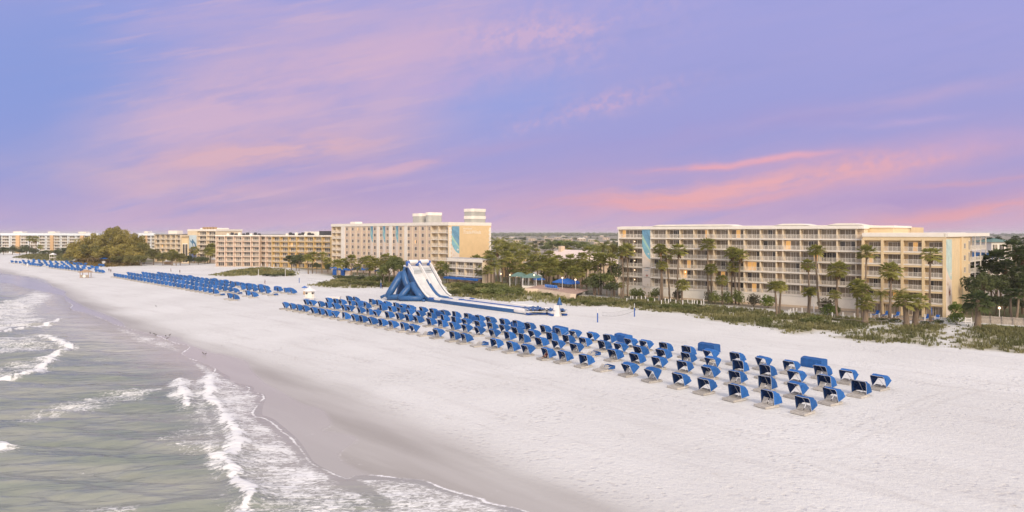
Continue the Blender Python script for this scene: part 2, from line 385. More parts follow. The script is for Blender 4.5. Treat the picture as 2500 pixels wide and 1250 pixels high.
# ---- foam drawn on the ground plane in metres
FOAMPATCH=[  # polygon, coverage, soft edge in metres
 ([(445,868),(508,892),(527,905),(640,965),(640,985),(620,1018),(690,1058),(745,1114),(800,1153),(850,1183),(900,1208),(940,1230),(980,1290),(640,1400),(590,1260),(612,1225),(585,1196),(556,1148),(560,1120),(581,1073),(550,1027),(509,985),(510,940)],.63,1.0),
 ([(430,925),(515,935),(530,1000),(560,1050),(575,1100),(500,1125),(455,1110),(470,1060),(440,980)],.66,2.5),
 ([(400,1010),(520,1000),(560,1080),(520,1150),(440,1140),(370,1100)],.54,2.5),
 ([(0,1180),(200,1120),(330,1130),(300,1165),(120,1200),(0,1230)],.44,3),
 ([(-30,1035),(80,1000),(200,962),(330,945),(430,948),(340,985),(200,1012),(70,1045)],.63,3.0),
 ([(-60,900),(0,890),(60,880),(165,852),(166,866),(110,905),(0,932),(-60,940)],.63,2.5),
 ([(-200,760),(0,735),(90,704),(150,722),(118,750),(112,765),(145,781),(100,797),(0,815),(-200,850)],.68,5),
 ([(-200,850),(0,820),(100,815),(168,848),(120,862),(0,868),(-200,900)],.64,4),
 ([(150,862),(230,866),(310,872),(300,895),(200,893)],.56,4),
 ([(350,1075),(420,1050),(520,1085),(500,1104),(400,1096)],.56,1.6),
 ([(420,1120),(500,1128),(540,1150),(520,1165),(440,1150)],.52,1.8),
 ([(130,1250),(250,1222),(360,1228),(330,1262)],.6,1.2),
 ([(-10,1085),(14,1090),(12,1105),(-10,1110)],.8,.5),
 ([(262,798),(310,800),(400,824),(462,846),(440,868),(380,852),(320,838),(270,812)],.6,3),
 ([(560,1180),(600,1200),(620,1260),(480,1250),(500,1190)],.50,1.6),
 ([(850,1168),(1000,1168),(1080,1192),(1180,1224),(1300,1256),(1400,1310),(960,1320),(930,1225)],.62,1.0)]
CREST=[([(440,932),(438,945),(446,960),(453,981),(460,1000)],.75,.5),
 ([(512,925),(509,935),(514,956),(509,981),(535,1002),(550,1027),(571,1053),(581,1073),(576,1104),(552,1125)],.85,.5),
 ([(532,1125),(556,1148),(571,1173),(588,1196),(609,1206),(614,1227),(597,1250),(580,1290),(590,1350)],.95,.6),
 ([(-120,835),(0,812),(60,803),(105,797),(125,790),(146,781)],.8,.45),
 ([(95,822),(130,830),(160,845),(172,850),(150,862),(130,868),(112,875),(127,882),(105,895),(92,908),(60,918),(0,928),(-90,945)],.8,.45),
 ([(-30,1080),(8,1090),(6,1104)],.6,.4)]
LINES=[  # thin foam lines on the wet sand and inside the swash
 ([(868,1161),(905,1160),(960,1166),(1030,1172),(1075,1190),(1120,1203),(1175,1218),(1180,1235),(1195,1260)],.22),
 ([(850,1180),(900,1205),(935,1225),(955,1250)],.30),
 ([(720,1072),(745,1065),(790,1050),(812,1037)],.16),
 ([(812,1052),(872,1075),(850,1092),(830,1110),(828,1122),(845,1124),(862,1120),(880,1135),(895,1152)],.16),
 ([(880,1078),(940,1080),(1000,1100),(1040,1112)],.10),
 ([(1180,1218),(1222,1194)],.10),([(1310,1218),(1336,1206)],.10),
 ([(525,976),(570,958),(605,948)],.18),([(530,940),(610,948)],.14)]
wCrest=[(world(smooth_line(l,3)),w,h) for l,w,h in CREST]
wLines=[(world(smooth_line(l,3)),w) for l,w in LINES]
def foam_field(X,Y,sdE):
    c=np.zeros(X.shape)
    for poly,cov,soft in FOAMPATCH:
        w=world(poly); ins=inside(X,Y,w); d=dline(X,Y,np.vstack([w,w[:1]]))
        s=np.where(ins,d,-d); c=np.maximum(c,cov*sstep(-soft,soft,s))
    for w,wd,h in wCrest:
        d=dline(X,Y,w)+.5*(vnoise(X,Y,1.3,3)-.5); q=.95+.55*vnoise(X,Y,3.5,15); c=np.maximum(c,(.86+.22*vnoise(X,Y,1.8,16))*(1-sstep(wd*.05*q,wd*1.5*q,d+.75*(vnoise(X,Y,.5,8)-.4)+.4*(vnoise(X,Y,.25,6)-.5)))); c=np.maximum(c,(.46+.3*vnoise(X,Y,2.2,18))*(1-sstep(.6,3.4,d)))
    for w,wd in wLines:
        d=dline(X,Y,w)+.16*(vnoise(X,Y,.9,5)-.5); c=np.maximum(c,.47*(1-sstep(wd*.2,wd*3.4,d)))
    e=np.abs(sdE+.2*(vnoise(X,Y,1.1,9)-.5)); c=np.maximum(c,np.where(Y<190,.76,.5)*(.72+.4*vnoise(X,Y,2,12))*(1-sstep(.02,.36,e)))
    return c
# ---- sand sheet
ys=np.concatenate([YH+np.array([3,3.8,4.8,6,7.6,9.5,12,15,18,21,24,27,30,33,36,39,42,45]),np.arange(YH+48,1300,2.4),np.array([1310,1340,1400,1500,1700,2100,3000])])
xs=np.concatenate([np.arange(-2600,-260,60),np.arange(-200,2700,3.0),np.arange(2720,5200,60)])
X,Y=grid(xs,ys)
sE=sdist(X,Y,wE,pE); sF=sdist(X,Y,wF,pF); sD=sdist(X,Y,wD,pD)
wet=1-sstep(-7,3,sD+2.2*(vnoise(X,Y,9,1)-.5)); film=1-sstep(-.5,.25,sF)
wi=np.vstack([world(INLAND),[[900,-700]]]); pi_=np.vstack([wi,[[9e4,-700],[9e4,9e4],[-9e4,9e4]]])
dI=dline(X,Y,wi); inl=sstep(-2,4,np.where(inside(X,Y,pi_),dI,-dI))
veg=np.zeros(X.shape)
for nm,pl in DUNES.items():
    w=world(pl); d=dline(X,Y,np.vstack([w,w[:1]])); s=np.where(inside(X,Y,w),d,-d)
    veg=np.maximum(veg,sstep(-1.5,3.5,s+3*(vnoise(X,Y,4,2)-.5)))
foam=foam_field(X,Y,sE)*(sE>-1.5)
Z=np.where(sE<-1,np.maximum(-2.5,.06*(sE+1)),0.0)
Z=Z+np.where(sD>1,.05*(vnoise(X,Y,6,11)-.5)*sstep(0,8,sD),0)
TRACKS=[[(300,716),(700,790),(1000,862),(1300,938),(1650,1030),(2050,1145),(2400,1270)],[(820,775),(1150,880),(1500,975),(1800,1060),(2010,1090),(2150,1030),(2330,960),(2500,935)],[(560,735),(760,722),(1000,750),(1300,796),(1600,838),(1900,880),(2120,905),(2500,980)]]
track=np.zeros(X.shape)
for tl in TRACKS:
    w=world(smooth_line(tl,5)); d=dline(X,Y,w); track=np.maximum(track,1-sstep(.14,.42,np.abs(d-.95)))
tag(sheet('sand',X,Y,Z,None,sand_material(),dict(wet=wet,film=film,foam=foam,inland=inl,veg=veg,track=track)),'white sand beach running from the surf back to the dunes','beach',kind='structure')
# ---- sea sheet: rises above the sand on the sea side of the edge line
ys=np.concatenate([np.arange(YH+60,1300,2.0),np.array([1310,1340,1400,1500,1700,2100,3000])])
xs=np.concatenate([np.arange(-3000,-320,40),np.arange(-300,1500,2.4),np.arange(1520,2400,40)])
X,Y=grid(xs,ys); sE=sdist(X,Y,wE,pE)
keep=sE<3
foam=foam_field(X,Y,sE)
A=sstep(0,14,-sE)
Z=np.clip(-sE*.06,-.4,.05)
r=np.random.default_rng(5)
for i in range(34):
    wl=lerp(1.0,8,(i/33)**1.7); th=R(90+r.normal(4,11)); kx,ky=math.cos(th)*2*PI/wl,math.sin(th)*2*PI/wl
    amp=.017*wl**.75*(.6+.8*r.random())
    loc=.35+1.1*vnoise(X,Y,14+wl*3,20+i)
    s=np.sin(kx*X+ky*Y+r.random()*6.28+1.5*vnoise(X,Y,wl*2.2,60+i))
    Z+=A*amp*loc*(s+.35*(1-np.abs(s))*2-.3)
for w,wd,h in wCrest:
    d=dline(X,Y,w); Z+=.6*h*np.exp(-(d/(wd*1.0))**2)*(.65+.7*vnoise(X,Y,1.6,44)) + h*.25*np.exp(-(d/4.0)**2)
Z+=.10*foam*A*(vnoise(X,Y,.7,71)-.5)
shal=1-sstep(.5,9,-sE)
tag(sheet('sea',X,Y,Z,keep,sea_material(),dict(foam=foam,shallow=shal,shoal=(1-sstep(2,24,-sE))*sstep(80,125,Y))),'grey green sea with small breakers and lacy foam','sea',kind='structure')

# ---------------------------------------------------------------- sky
SUN_EL,SUN_AZ=31,163      # azimuth clockwise from +Y (the view direction)
def make_world():
    w=bpy.data.worlds.new('World'); SC.world=w; w.use_nodes=True; nt=w.node_tree; nt.nodes.clear(); k=NT(nt,'2D')
    out=k.n('ShaderNodeOutputWorld'); bg=k.n('ShaderNodeBackground')
    tc=k.n('ShaderNodeTexCoord'); sep=k.n('ShaderNodeSeparateXYZ'); k.l(tc.outputs['Generated'],sep.inputs[0]); x,y,z=sep.outputs
    yy=k.m('MAXIMUM',y,.12)
    U=k.m('MULTIPLY',k.m('DIVIDE',x,yy),1.667); V=k.m('MULTIPLY',k.m('DIVIDE',z,yy),1.667)   # ~ thousand px of the view
    cb=k.n('ShaderNodeCombineXYZ'); k.l(U,cb.inputs[0]); k.l(V,cb.inputs[1]); uv=cb.outputs[0]
    wob=k.noise(uv,2.2,4,.5); wob2=k.noise(k.map(uv,(1,1,1),(0,0,0),(5,3,0)),2.6,4,.5)
    Uw=k.m('ADD',U,k.m('MULTIPLY',k.m('SUBTRACT',wob,.5),.10)); Vw=k.m('ADD',V,k.m('MULTIPLY',k.m('SUBTRACT',wob2,.5),.065))
    ramp=k.n('ShaderNodeValToRGB'); k.l(k.m('MULTIPLY',Vw,1/.7,clamp=True),ramp.inputs[0])
    st=[(0,(206,178,203)),(.06,(199,170,201)),(.16,(181,161,204)),(.30,(168,160,209)),(.5,(161,161,216)),(.8,(162,163,220)),(1,(163,164,221))]
    el=ramp.color_ramp.elements
    while len(el)<len(st): el.new(.5)
    for e,(p,c) in zip(el,st): e.position=p; e.color=(*srgb(*c),1)
    col=ramp.outputs[0]
    def blob(cx,cy,a,b,deg,c,s,tex=None,fine=0,curve=0):
        nonlocal col
        du=k.m('SUBTRACT',Uw,(cx-CX)/1000); dv=k.m('SUBTRACT',Vw,(YH-cy)/1000)
        ca,sa=math.cos(R(deg)),math.sin(R(deg))
        t=k.m('ADD',k.m('MULTIPLY',du,ca),k.m('MULTIPLY',dv,sa))
        q=k.m('SUBTRACT',k.m('MULTIPLY',dv,ca),k.m('MULTIPLY',du,sa))
        tn=k.m('MULTIPLY',t,1000/a)
        if curve: q=k.m('SUBTRACT',q,k.m('MULTIPLY',k.m('MULTIPLY',tn,tn),curve/1000))
        e=k.m('ADD',k.m('POWER',k.m('ABSOLUTE',tn),2.6),k.m('POWER',k.m('ABSOLUTE',k.m('MULTIPLY',q,1000/b)),1.8))
        f=k.m('MULTIPLY',k.m('POWER',2.718,k.m('MULTIPLY',e,-1)),s)
        if tex:
            c2=k.n('ShaderNodeCombineXYZ'); k.l(k.m('MULTIPLY',t,tex[0]),c2.inputs[0]); k.l(k.m('ADD',k.m('MULTIPLY',q,tex[1]),cx*.013),c2.inputs[1])
            f=k.m('MULTIPLY',f,k.rng(k.noise(c2.outputs[0],1.0,5,.62),  .30,.66,.3,1.35))
        if fine:
            vn=k.noise(k.map(uv,(1,1.3,1),(0,0,R(35))),fine,3,.6); f=k.m('MULTIPLY',f,k.rng(vn,.32,.66,.35,1.35))
        col=k.mix(k.m('MINIMUM',f,1.0),col,srgb(*c))
    blob(90,190,360,200,0,(134,157,221),.85); blob(1225,255,210,85,5,(148,163,224),.6); blob(2050,330,480,70,6,(156,159,217),.5)
    blob(160,400,200,60,0,(150,160,210),.5)
    blob(1750,308,380,32,8,(172,152,203),.5,(3,14))
    blob(680,225,540,110,16,(203,177,207),.95,(2.2,9)); blob(265,300,140,60,28,(203,178,206),.75,(3,10))
    blob(1290,85,300,80,10,(200,175,211),.75,(3,10),26); blob(950,150,320,80,16,(199,174,210),.75,(3,9))
    blob(1420,268,280,26,14,(205,174,207),.62,(4,12),34)
    blob(1130,190,160,50,14,(192,170,214),.4,(3,10),22)
    blob(640,372,340,38,8,(217,178,192),1.0,(3,16)); blob(960,404,200,15,12,(216,175,195),.9,(4,24)); blob(420,460,330,48,-5,(206,175,199),.8,(3,14))
    blob(300,440,240,24,-8,(212,180,196),.6,(3,16)); blob(560,500,300,20,3,(170,158,200),.4,(3,14)); blob(1150,360,250,16,6,(196,162,196),.4,(3,18))
    blob(2150,250,430,18,9,(196,170,207),.42,(3,18)); blob(2140,298,190,9,4,(200,174,214),.4,(3,20)); blob(2300,90,320,40,8,(172,166,220),.3,(3,12))
    st2=k.noise(k.map(uv,(1.2,9,1),(0,0,R(9))),1.0,6,.6)
    lft=k.m('MULTIPLY',k.rng(U,-.5,.35,1,0),k.rng(U,-1.22,-.85))
    col=k.mix(k.m('MULTIPLY',k.rng(st2,.42,.74,0,.50),k.m('ADD',.12,k.m('MULTIPLY',lft,.65))),col,srgb(212,180,204))
    st3=k.noise(k.map(uv,(1.6,13,1),(0,0,R(13)),(3,7,0)),1.0,6,.62)
    col=k.mix(k.rng(st3,.50,.74,0,.42),col,srgb(152,157,214))
    st4=k.noise(k.map(uv,(3.0,34,1),(0,0,R(10)),(9,2,0)),1.0,4,.6)
    col=k.mix(k.m('MULTIPLY',k.rng(st4,.52,.74,0,.30),k.m('ADD',.1,lft)),col,srgb(218,184,202))
    blob(50,230,230,270,0,(140,157,218),.75); blob(1640,300,620,70,9,(156,160,218),.55); blob(1235,250,170,80,8,(148,162,223),.35)
    blob(2000,440,640,95,7,(197,164,203),.40,(1.5,6)); blob(1850,452,460,32,8,(230,173,182),.85,(3,20),0,14); blob(1640,503,250,10,3.5,(232,168,174),.8,(3,30),0,10)
    blob(2080,412,260,26,9,(226,172,184),.85,(4,18),30); blob(1560,487,170,9,2,(234,170,172),.8,(3,26))
    blob(1770,402,210,8,6,(233,170,182),.9,(3,26)); blob(1880,386,150,6,5,(226,172,192),.7,(3,26))
    blob(2430,512,330,26,6,(228,168,176),.85,(3,18)); blob(2430,445,230,8,3,(214,165,185),.5,(3,24)); blob(1950,560,400,12,2,(200,155,190),.5,(3,20)); blob(2420,350,260,40,10,(196,168,208),.5,(3,12))
    blob(2150,500,350,30,5,(170,148,200),.45,(3,14))
    # overhead and behind the camera: the bright evening sky the beach is lit by
    sk=k.n('ShaderNodeTexSky'); sk.sky_type='NISHITA'; sk.sun_disc=False; sk.sun_elevation=R(SUN_EL); sk.sun_rotation=R(SUN_AZ)
    sk.air_density=1.0; sk.dust_density=2.0
    ni=k.n('ShaderNodeVectorMath',operation='SCALE'); k.l(sk.outputs[0],ni.inputs[0]); ni.inputs['Scale'].default_value=.05
    ad=k.n('ShaderNodeVectorMath',operation='ADD'); k.l(ni.outputs[0],ad.inputs[0]); ad.inputs[1].default_value=(.88,.84,.86)
    back=k.rng(y,.25,-.35); up=k.rng(z,.40,.85)
    f=k.m('MAXIMUM',back,up)
    col=k.mix(f,col,ad.outputs[0])
    k.l(col,bg.inputs['Color']); bg.inputs['Strength'].default_value=1.0; k.l(bg.outputs[0],out.inputs[0])
make_world()
hz=bpy.data.materials.new('haze'); hz.use_nodes=True; nt=hz.node_tree; nt.nodes.clear()
vo=nt.nodes.new('ShaderNodeVolumePrincipled'); vo.inputs['Color'].default_value=(.95,.92,.93,1); vo.inputs['Density'].default_value=.00010; vo.inputs['Anisotropy'].default_value=0
nt.links.new(vo.outputs[0],nt.nodes.new('ShaderNodeOutputMaterial').inputs['Volume'])
M['haze']=hz; b=MB(); b.box(-40000,40000,-3000,12000,-3.6,32); tag(b.build('haze','haze'),'pale evening haze over the far shore','haze',kind='stuff')
sl=bpy.data.lights.new('sun','SUN'); sl.energy=2.35; sl.angle=R(20); sl.color=(1,.83,.62)
so=bpy.data.objects.new('sun',sl); COL.objects.link(so)
dv=Vector((math.sin(R(SUN_AZ))*math.cos(R(SUN_EL)),math.cos(R(SUN_AZ))*math.cos(R(SUN_EL)),math.sin(R(SUN_EL))))
so.rotation_euler=(-dv).to_track_quat('-Z','Y').to_euler()
cam=bpy.data.cameras.new('camera'); co=bpy.data.objects.new('camera',cam); COL.objects.link(co); SC.camera=co
co.location=(0,0,H); co.rotation_euler=(R(90),0,0); cam.sensor_width=36; cam.lens=36*F/2500; cam.clip_end=40000; cam.clip_start=1
cam.shift_y=-(625-YH)/2500
SC.view_settings.view_transform='Standard'; SC.view_settings.look='None'; SC.view_settings.exposure=0; SC.view_settings.gamma=1
SC.cycles.max_bounces=6; SC.cycles.diffuse_bounces=3; SC.cycles.glossy_bounces=3; SC.cycles.transmission_bounces=2; SC.cycles.transparent_max_bounces=6
# ================================================================ beach loungers
ROWANG=math.atan2(-.69,.72)-R(13)
def arc_hoop(th, Rr, W, pz, py):
    c=.16; o=lambda x,r:(x, py-math.cos(th)*r, pz+math.sin(th)*r)
    return [o(-W,0),o(-W,Rr*.55),o(-W,Rr-c),o(-W+c*.8,Rr),o(0,Rr*.985),o(W-c*.8,Rr),o(W,Rr-c),o(W,Rr*.55),o(W,0)]
def hood_mesh(t1,t2,seed):
    r=random.Random(seed); b=MB(); W,Rr,pz,py=.86,1.5,.30,.12
    n=9; hoops=[]
    for i in range(n):
        t=lerp(t1,t2,i/(n-1)); k=1.0 if i%2==0 else .955+.02*r.random()
        hp=arc_hoop(R(t),Rr*k,W*(1 if i%2==0 else .985),pz,py)
        hoops.append([(x+r.uniform(-.03,.03),y+r.uniform(-.03,.03),z+r.uniform(-.035,.02)) if 0<q<8 else (x,y,z) for q,(x,y,z) in enumerate(hp)])
    k=len(hoops[0]); base=len(b.v)
    for h in hoops: b.v+=h
    for i in range(n-1):
        for j in range(k-1):
            b.f.append((base+i*k+j,base+i*k+j+1,base+(i+1)*k+j+1,base+(i+1)*k+j)); b.m.append(0)
    base=len(b.v)      # inner face just inside, the hood's interior shade painted as dark navy
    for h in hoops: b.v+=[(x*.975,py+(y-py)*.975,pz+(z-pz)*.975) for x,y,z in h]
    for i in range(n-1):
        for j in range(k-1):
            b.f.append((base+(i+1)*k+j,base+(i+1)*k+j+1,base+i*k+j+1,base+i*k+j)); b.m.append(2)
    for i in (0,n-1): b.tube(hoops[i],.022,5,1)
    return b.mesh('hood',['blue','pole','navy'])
def flat_hood_mesh(seed):
    b=MB(); W,Rr,pz,py=.86,1.30,.34,.30
    for t,z in ((168,0),(176,.03),(182,.0)):
        h=arc_hoop(R(t),Rr,W,pz+z,py); b.tube(h,.07,6,0)
    return b.mesh('folded_hood','blue',True)
def deck_mesh():
    b=MB()
    for x in (-.78,0,.78): b.box(x-.03,x+.03,-1.15,1.0,.03,.24)
    for y in (-1.12,.98): b.box(-.78,.78,y-.025,y+.025,.05,.24)
    n=15
    for i in range(n):
        y=-1.14+i*.146; b.box(-.83,.83,y,y+.118,.243,.268)
    for x in (-.7,.7):
        for y in (-.9,.8): b.box(x-.05,x+.05,y-.05,y+.05,-.05,.06)
    return b.mesh('deck','decking')
def back_mesh(up):
    b=MB(); a=R(up)
    for x0 in (-.74,.06):
        for i in range(5):
            d=.06+i*.14; y=.05+d*math.cos(a); z=.30+d*math.sin(a)
            b.obox((x0+.34,y,z),(.33,0,0),(0,.055*math.cos(a),.055*math.sin(a)),(0,-.012*math.sin(a),.012*math.cos(a)))
        for x in (x0+.06,x0+.62): b.obox((x,.05+.36*math.cos(a),.285+.36*math.sin(a)),(.02,0,0),(0,.36*math.cos(a),.36*math.sin(a)),(0,-.018,.018))
    return b.mesh('backrest','decking')
def pole_mesh(t1):
    b=MB(); top=(.0,.12-math.cos(R(t1))*1.46,.30+math.sin(R(t1))*1.46)
    b.tube([top,(.34,.75,.27)],.02,5); return b.mesh('prop_pole','pole')
def tarp_mesh():
    b=MB(); n=9
    L,D,Hh=1.5,.8,1.22
    prof=[]
    for i in range(n):
        u=i/(n-1)*2-1; prof.append((u*D*(1.03),Hh+.16*(1-u*u)))
    sec=[(-D*1.06,0)]+[(-D*1.08,.5)]+prof+[(D*1.08,.5),(D*1.06,0)]
    xs=[-L*1.02,-L*.98,-L*.5,0,L*.5,L*.98,L*1.02]; base=len(b.v); k=len(sec)
    for i,x in enumerate(xs):
        sg=[1.0,1.0,.985,1.0,.985,1.0,1.0][i]
        for y,z in sec: b.v.append((x+(.05 if z<.1 else 0)*(1 if x>0 else -1), y*sg, z*(.93 if i in(0,6) and z>.6 else sg)))
    for i in range(len(xs)-1):
        for j in range(k-1): b.f.append((base+i*k+j,base+(i+1)*k+j,base+(i+1)*k+j+1,base+i*k+j+1)); b.m.append(0)
    b.f.append(tuple(base+j for j in range(k))); b.m.append(0)
    b.f.append(tuple(base+(len(xs)-1)*k+j for j in reversed(range(k)))); b.m.append(0)
    return b.mesh('tarp_cover','blue')
DECK=deck_mesh(); BACKS=[back_mesh(12),back_mesh(48),back_mesh(62)]
ANG=[(72,166),(80,172),(62,132),(66,146),(58,124),(74,160),(68,170),(77,164),(64,154),(70,150),(84,176),(60,140)]
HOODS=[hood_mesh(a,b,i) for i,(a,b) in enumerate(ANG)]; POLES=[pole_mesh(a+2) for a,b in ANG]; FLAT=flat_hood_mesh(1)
ANGF=[(62,166),(68,172),(58,160)]
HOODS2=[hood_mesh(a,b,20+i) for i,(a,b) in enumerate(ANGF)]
def lounger(px,py,label,group,kind,detail,back=0):
    p=P(px,py); t=thing('beach_lounger',label,'lounger',p,ROWANG+random.uniform(-.09,.09),group)
    put('deck',DECK,t)
    if kind=='flat': put('folded_hood',FLAT,t); put('backrest',BACKS[1],t); return t
    hs,ps=HOODS,POLES
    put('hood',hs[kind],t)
    if detail:
        put('backrest',BACKS[back],t); put('prop_pole',ps[kind],t)
    return t
def rowy(line,x):
    for (x0,y0),(x1,y1) in zip(line[:-1],line[1:]):
        if x<=x1: return lerp(y0,y1,(x-x0)/(x1-x0))
    return y1
def near_row(name,line,edges):
    items=[]
    for sc,ox,lst in edges:
        for e in lst:
            k=None
            if isinstance(e,tuple): e,k=e
            x=ox+e/sc; y=rowy(line,x+8); s=(y-YH)/H
            items.append((x+ (.80 if k!='flat' else .3)*s*.98,None,k))
    n=len(items)
    for i,(x,_,k) in enumerate(items):
        y=rowy(line,x); far=x<1000
        kk=k if k is not None else random.choices(range(12),[4,3,1,1,1,3,3,3,1,1,3,1] if far else [3,3,1,3,1,3,3,3,2,2,2,1])[0]
        bk=random.choice((0,0,1,2))
        what='blue hooded lounger' if kk!='flat' else 'lounger with hood folded flat'
        if kk in(2,4,11): what='blue lounger with raised hood'
        if kk in(1,5,10): what='blue lounger with low hood'
        t=lounger(x,y,f'{what}, {nth(n-i)} from right in {name} of nearest block','loungers of the nearest block',kk,True,bk)
        if k=='person' or (isinstance(k,int) and k==0): pass
zA=(5.682,660);zB=(4.808,1040);zC=(3.472,1500)
near_row('front row',[(640,744),(689,754),(1003,814),(1066,826),(1426,896),(1532,917),(1654,946),(1795,977),(1874,993),(1980,1012)],
 [(*zA,[155,243,333,422,543,640,740,848,962,1110,1208,1340,1475,1620,1780,1925,(2110,'flat'),2250]),(*zB,[258,392,(590,'flat'),742,932,1115,(1342,0),1540,1785,(2050,'flat'),2308]),(*zC,[268,488,705,960,1232,1537])])
near_row('second row',[(700,738),(744,747),(818,758),(920,776),(1017,791.5),(1169,821),(1240,834),(1319,849),(1406,865),(1503,882),(1549,891),(1602,901),(1663,912),(1727,925),(1794,939.5),(1866,954.5),(1943.5,970),(2040,988)],
 [(*zA,[450,532,640,740,845,968,1055,1185,1300,1425,1575,1720,1850,1975,2150]),(*zB,[120,265,410,560,733,900,1062,1275,1475,1690,(1900,'flat'),2133,2390]),(*zC,[315,528,746,968,1217,1478,1773])])
near_row('third row',[(760,737),(801,743),(873,753),(977,768.5),(1049,783),(1167,804.5),(1229,815),(1302,829.4),(1383,843),(1473,858.5),(1514,864.5),(1560,872.5),(1618,880.5),(1679,891),(1739,902),(1801,912),(1867,923.5),(1941,938),(2010,951),(2110,970)],
 [(*zA,[757,855,935,1065,1160,1265,(1430,'flat'),1485,1625,1740,1875,2015,2155]),(*zB,[148,280,415,560,705,855,1000,1200,1395,1590,1787,2010,2210,2435]),(*zC,[355,562,777,995,1225,1478,1722,2012])])
near_row('rear row',[(800,732),(850,738.5),(922,749),(1031,768),(1109,780),(1196,794),(1258,804),(1328,817),(1404,829.5),(1485,842),(1537,851),(1576,857),(1621,864),(1670,872),(1727,880.5),(1794,890),(1857,900.6),(1929,912),(2004,923.5),(2067,935.5),(2165,954)],
 [(*zA,[1030,1120,1345,1440,1560,1680,1795,1880,2050,2195]),(*zB,[165,285,430,565,695,855,1000,1150,1327,1508,1687,1887,2073,2330]),(*zC,[215,372,565,762,977,1207,1437,1700,1920,2187])])
TARP=tarp_mesh()
def tarps(lst,where,group,dz=0):
    n=len(lst)
    for i,(x,y) in enumerate(lst):
        t=thing('covered_storage_bin',f'storage bin under a blue tarp, {nth(n-i)} from the right behind the {where}','storage bin',P(x,y),ROWANG+random.uniform(-.12,.12),group)
        put('tarp_cover',TARP,t)
tarps([(884,748),(940,752),(1003,761),(1079,774),(1163,787),(1265,802),(1368,814),(1522,834),(1731,858),(1987,896)],'nearest block of loungers','blue bins behind the nearest block')
# middle block
def far_row(name,block,p0,p1,n,gap,group,extra=()):
    a,b=P(*p0),P(*p1); pts=[]
    for i in range(n):
        q=a.lerp(b,i/(n-1)); pts.append((CX+q.x/q.y*F, YH+F*H/q.y))
    pts=[p for i,p in enumerate(pts) if i not in gap]+list(extra)
    m=len(pts)
    for i,p in enumerate(pts):
        fl=len(p)>2
        wh='lounger with hood folded flat' if fl else 'blue hooded lounger'
        lounger(p[0],p[1],f'{wh}, {nth(m-i)} from right in {name} of {block}',group,'flat' if fl else random.choice((0,0,1,5,6,7,10)),False)
mid='loungers of the middle block'
far_row('front row','middle block',(278,677),(521,719.5),28,(),mid,[(534,722.6,1),(558,731),(570,733.5)])
far_row('second row','middle block',(312,674),(572,717),28,(),mid,[(577,719,1),(602,724),(617,727.5)])
far_row('third row','middle block',(347,673),(650,719),28,(22,),mid,[(664,722.5,1)])
far_row('rear row','middle block',(385,673.5),(712,719),28,(20,24),mid)
tarps([(464,680),(524,688),(551,692),(578,697),(608,701),(637,704),(678,709),(708,713)],'middle block of loungers','blue bins behind the middle block')
fb='loungers of the farthest block'
far_row('front row','farthest block',(62,647.5),(195,663.5),22,(7,8,9),fb,[(232,665.5),(240,666.5),(247,667.5)])
far_row('second row','farthest block',(27,642.5),(215,660),17,(6,),fb)
far_row('third row','farthest block',(54,640.5),(222,656),12,(),fb)
far_row('rear row','farthest block',(80,638.5),(195,649),9,(),fb)
tarps([(163,641),(175,642.5),(190,646),(209,647.5),(236,656),(244,650),(251,650.5)],'farthest block of loungers','blue bins behind the farthest block')
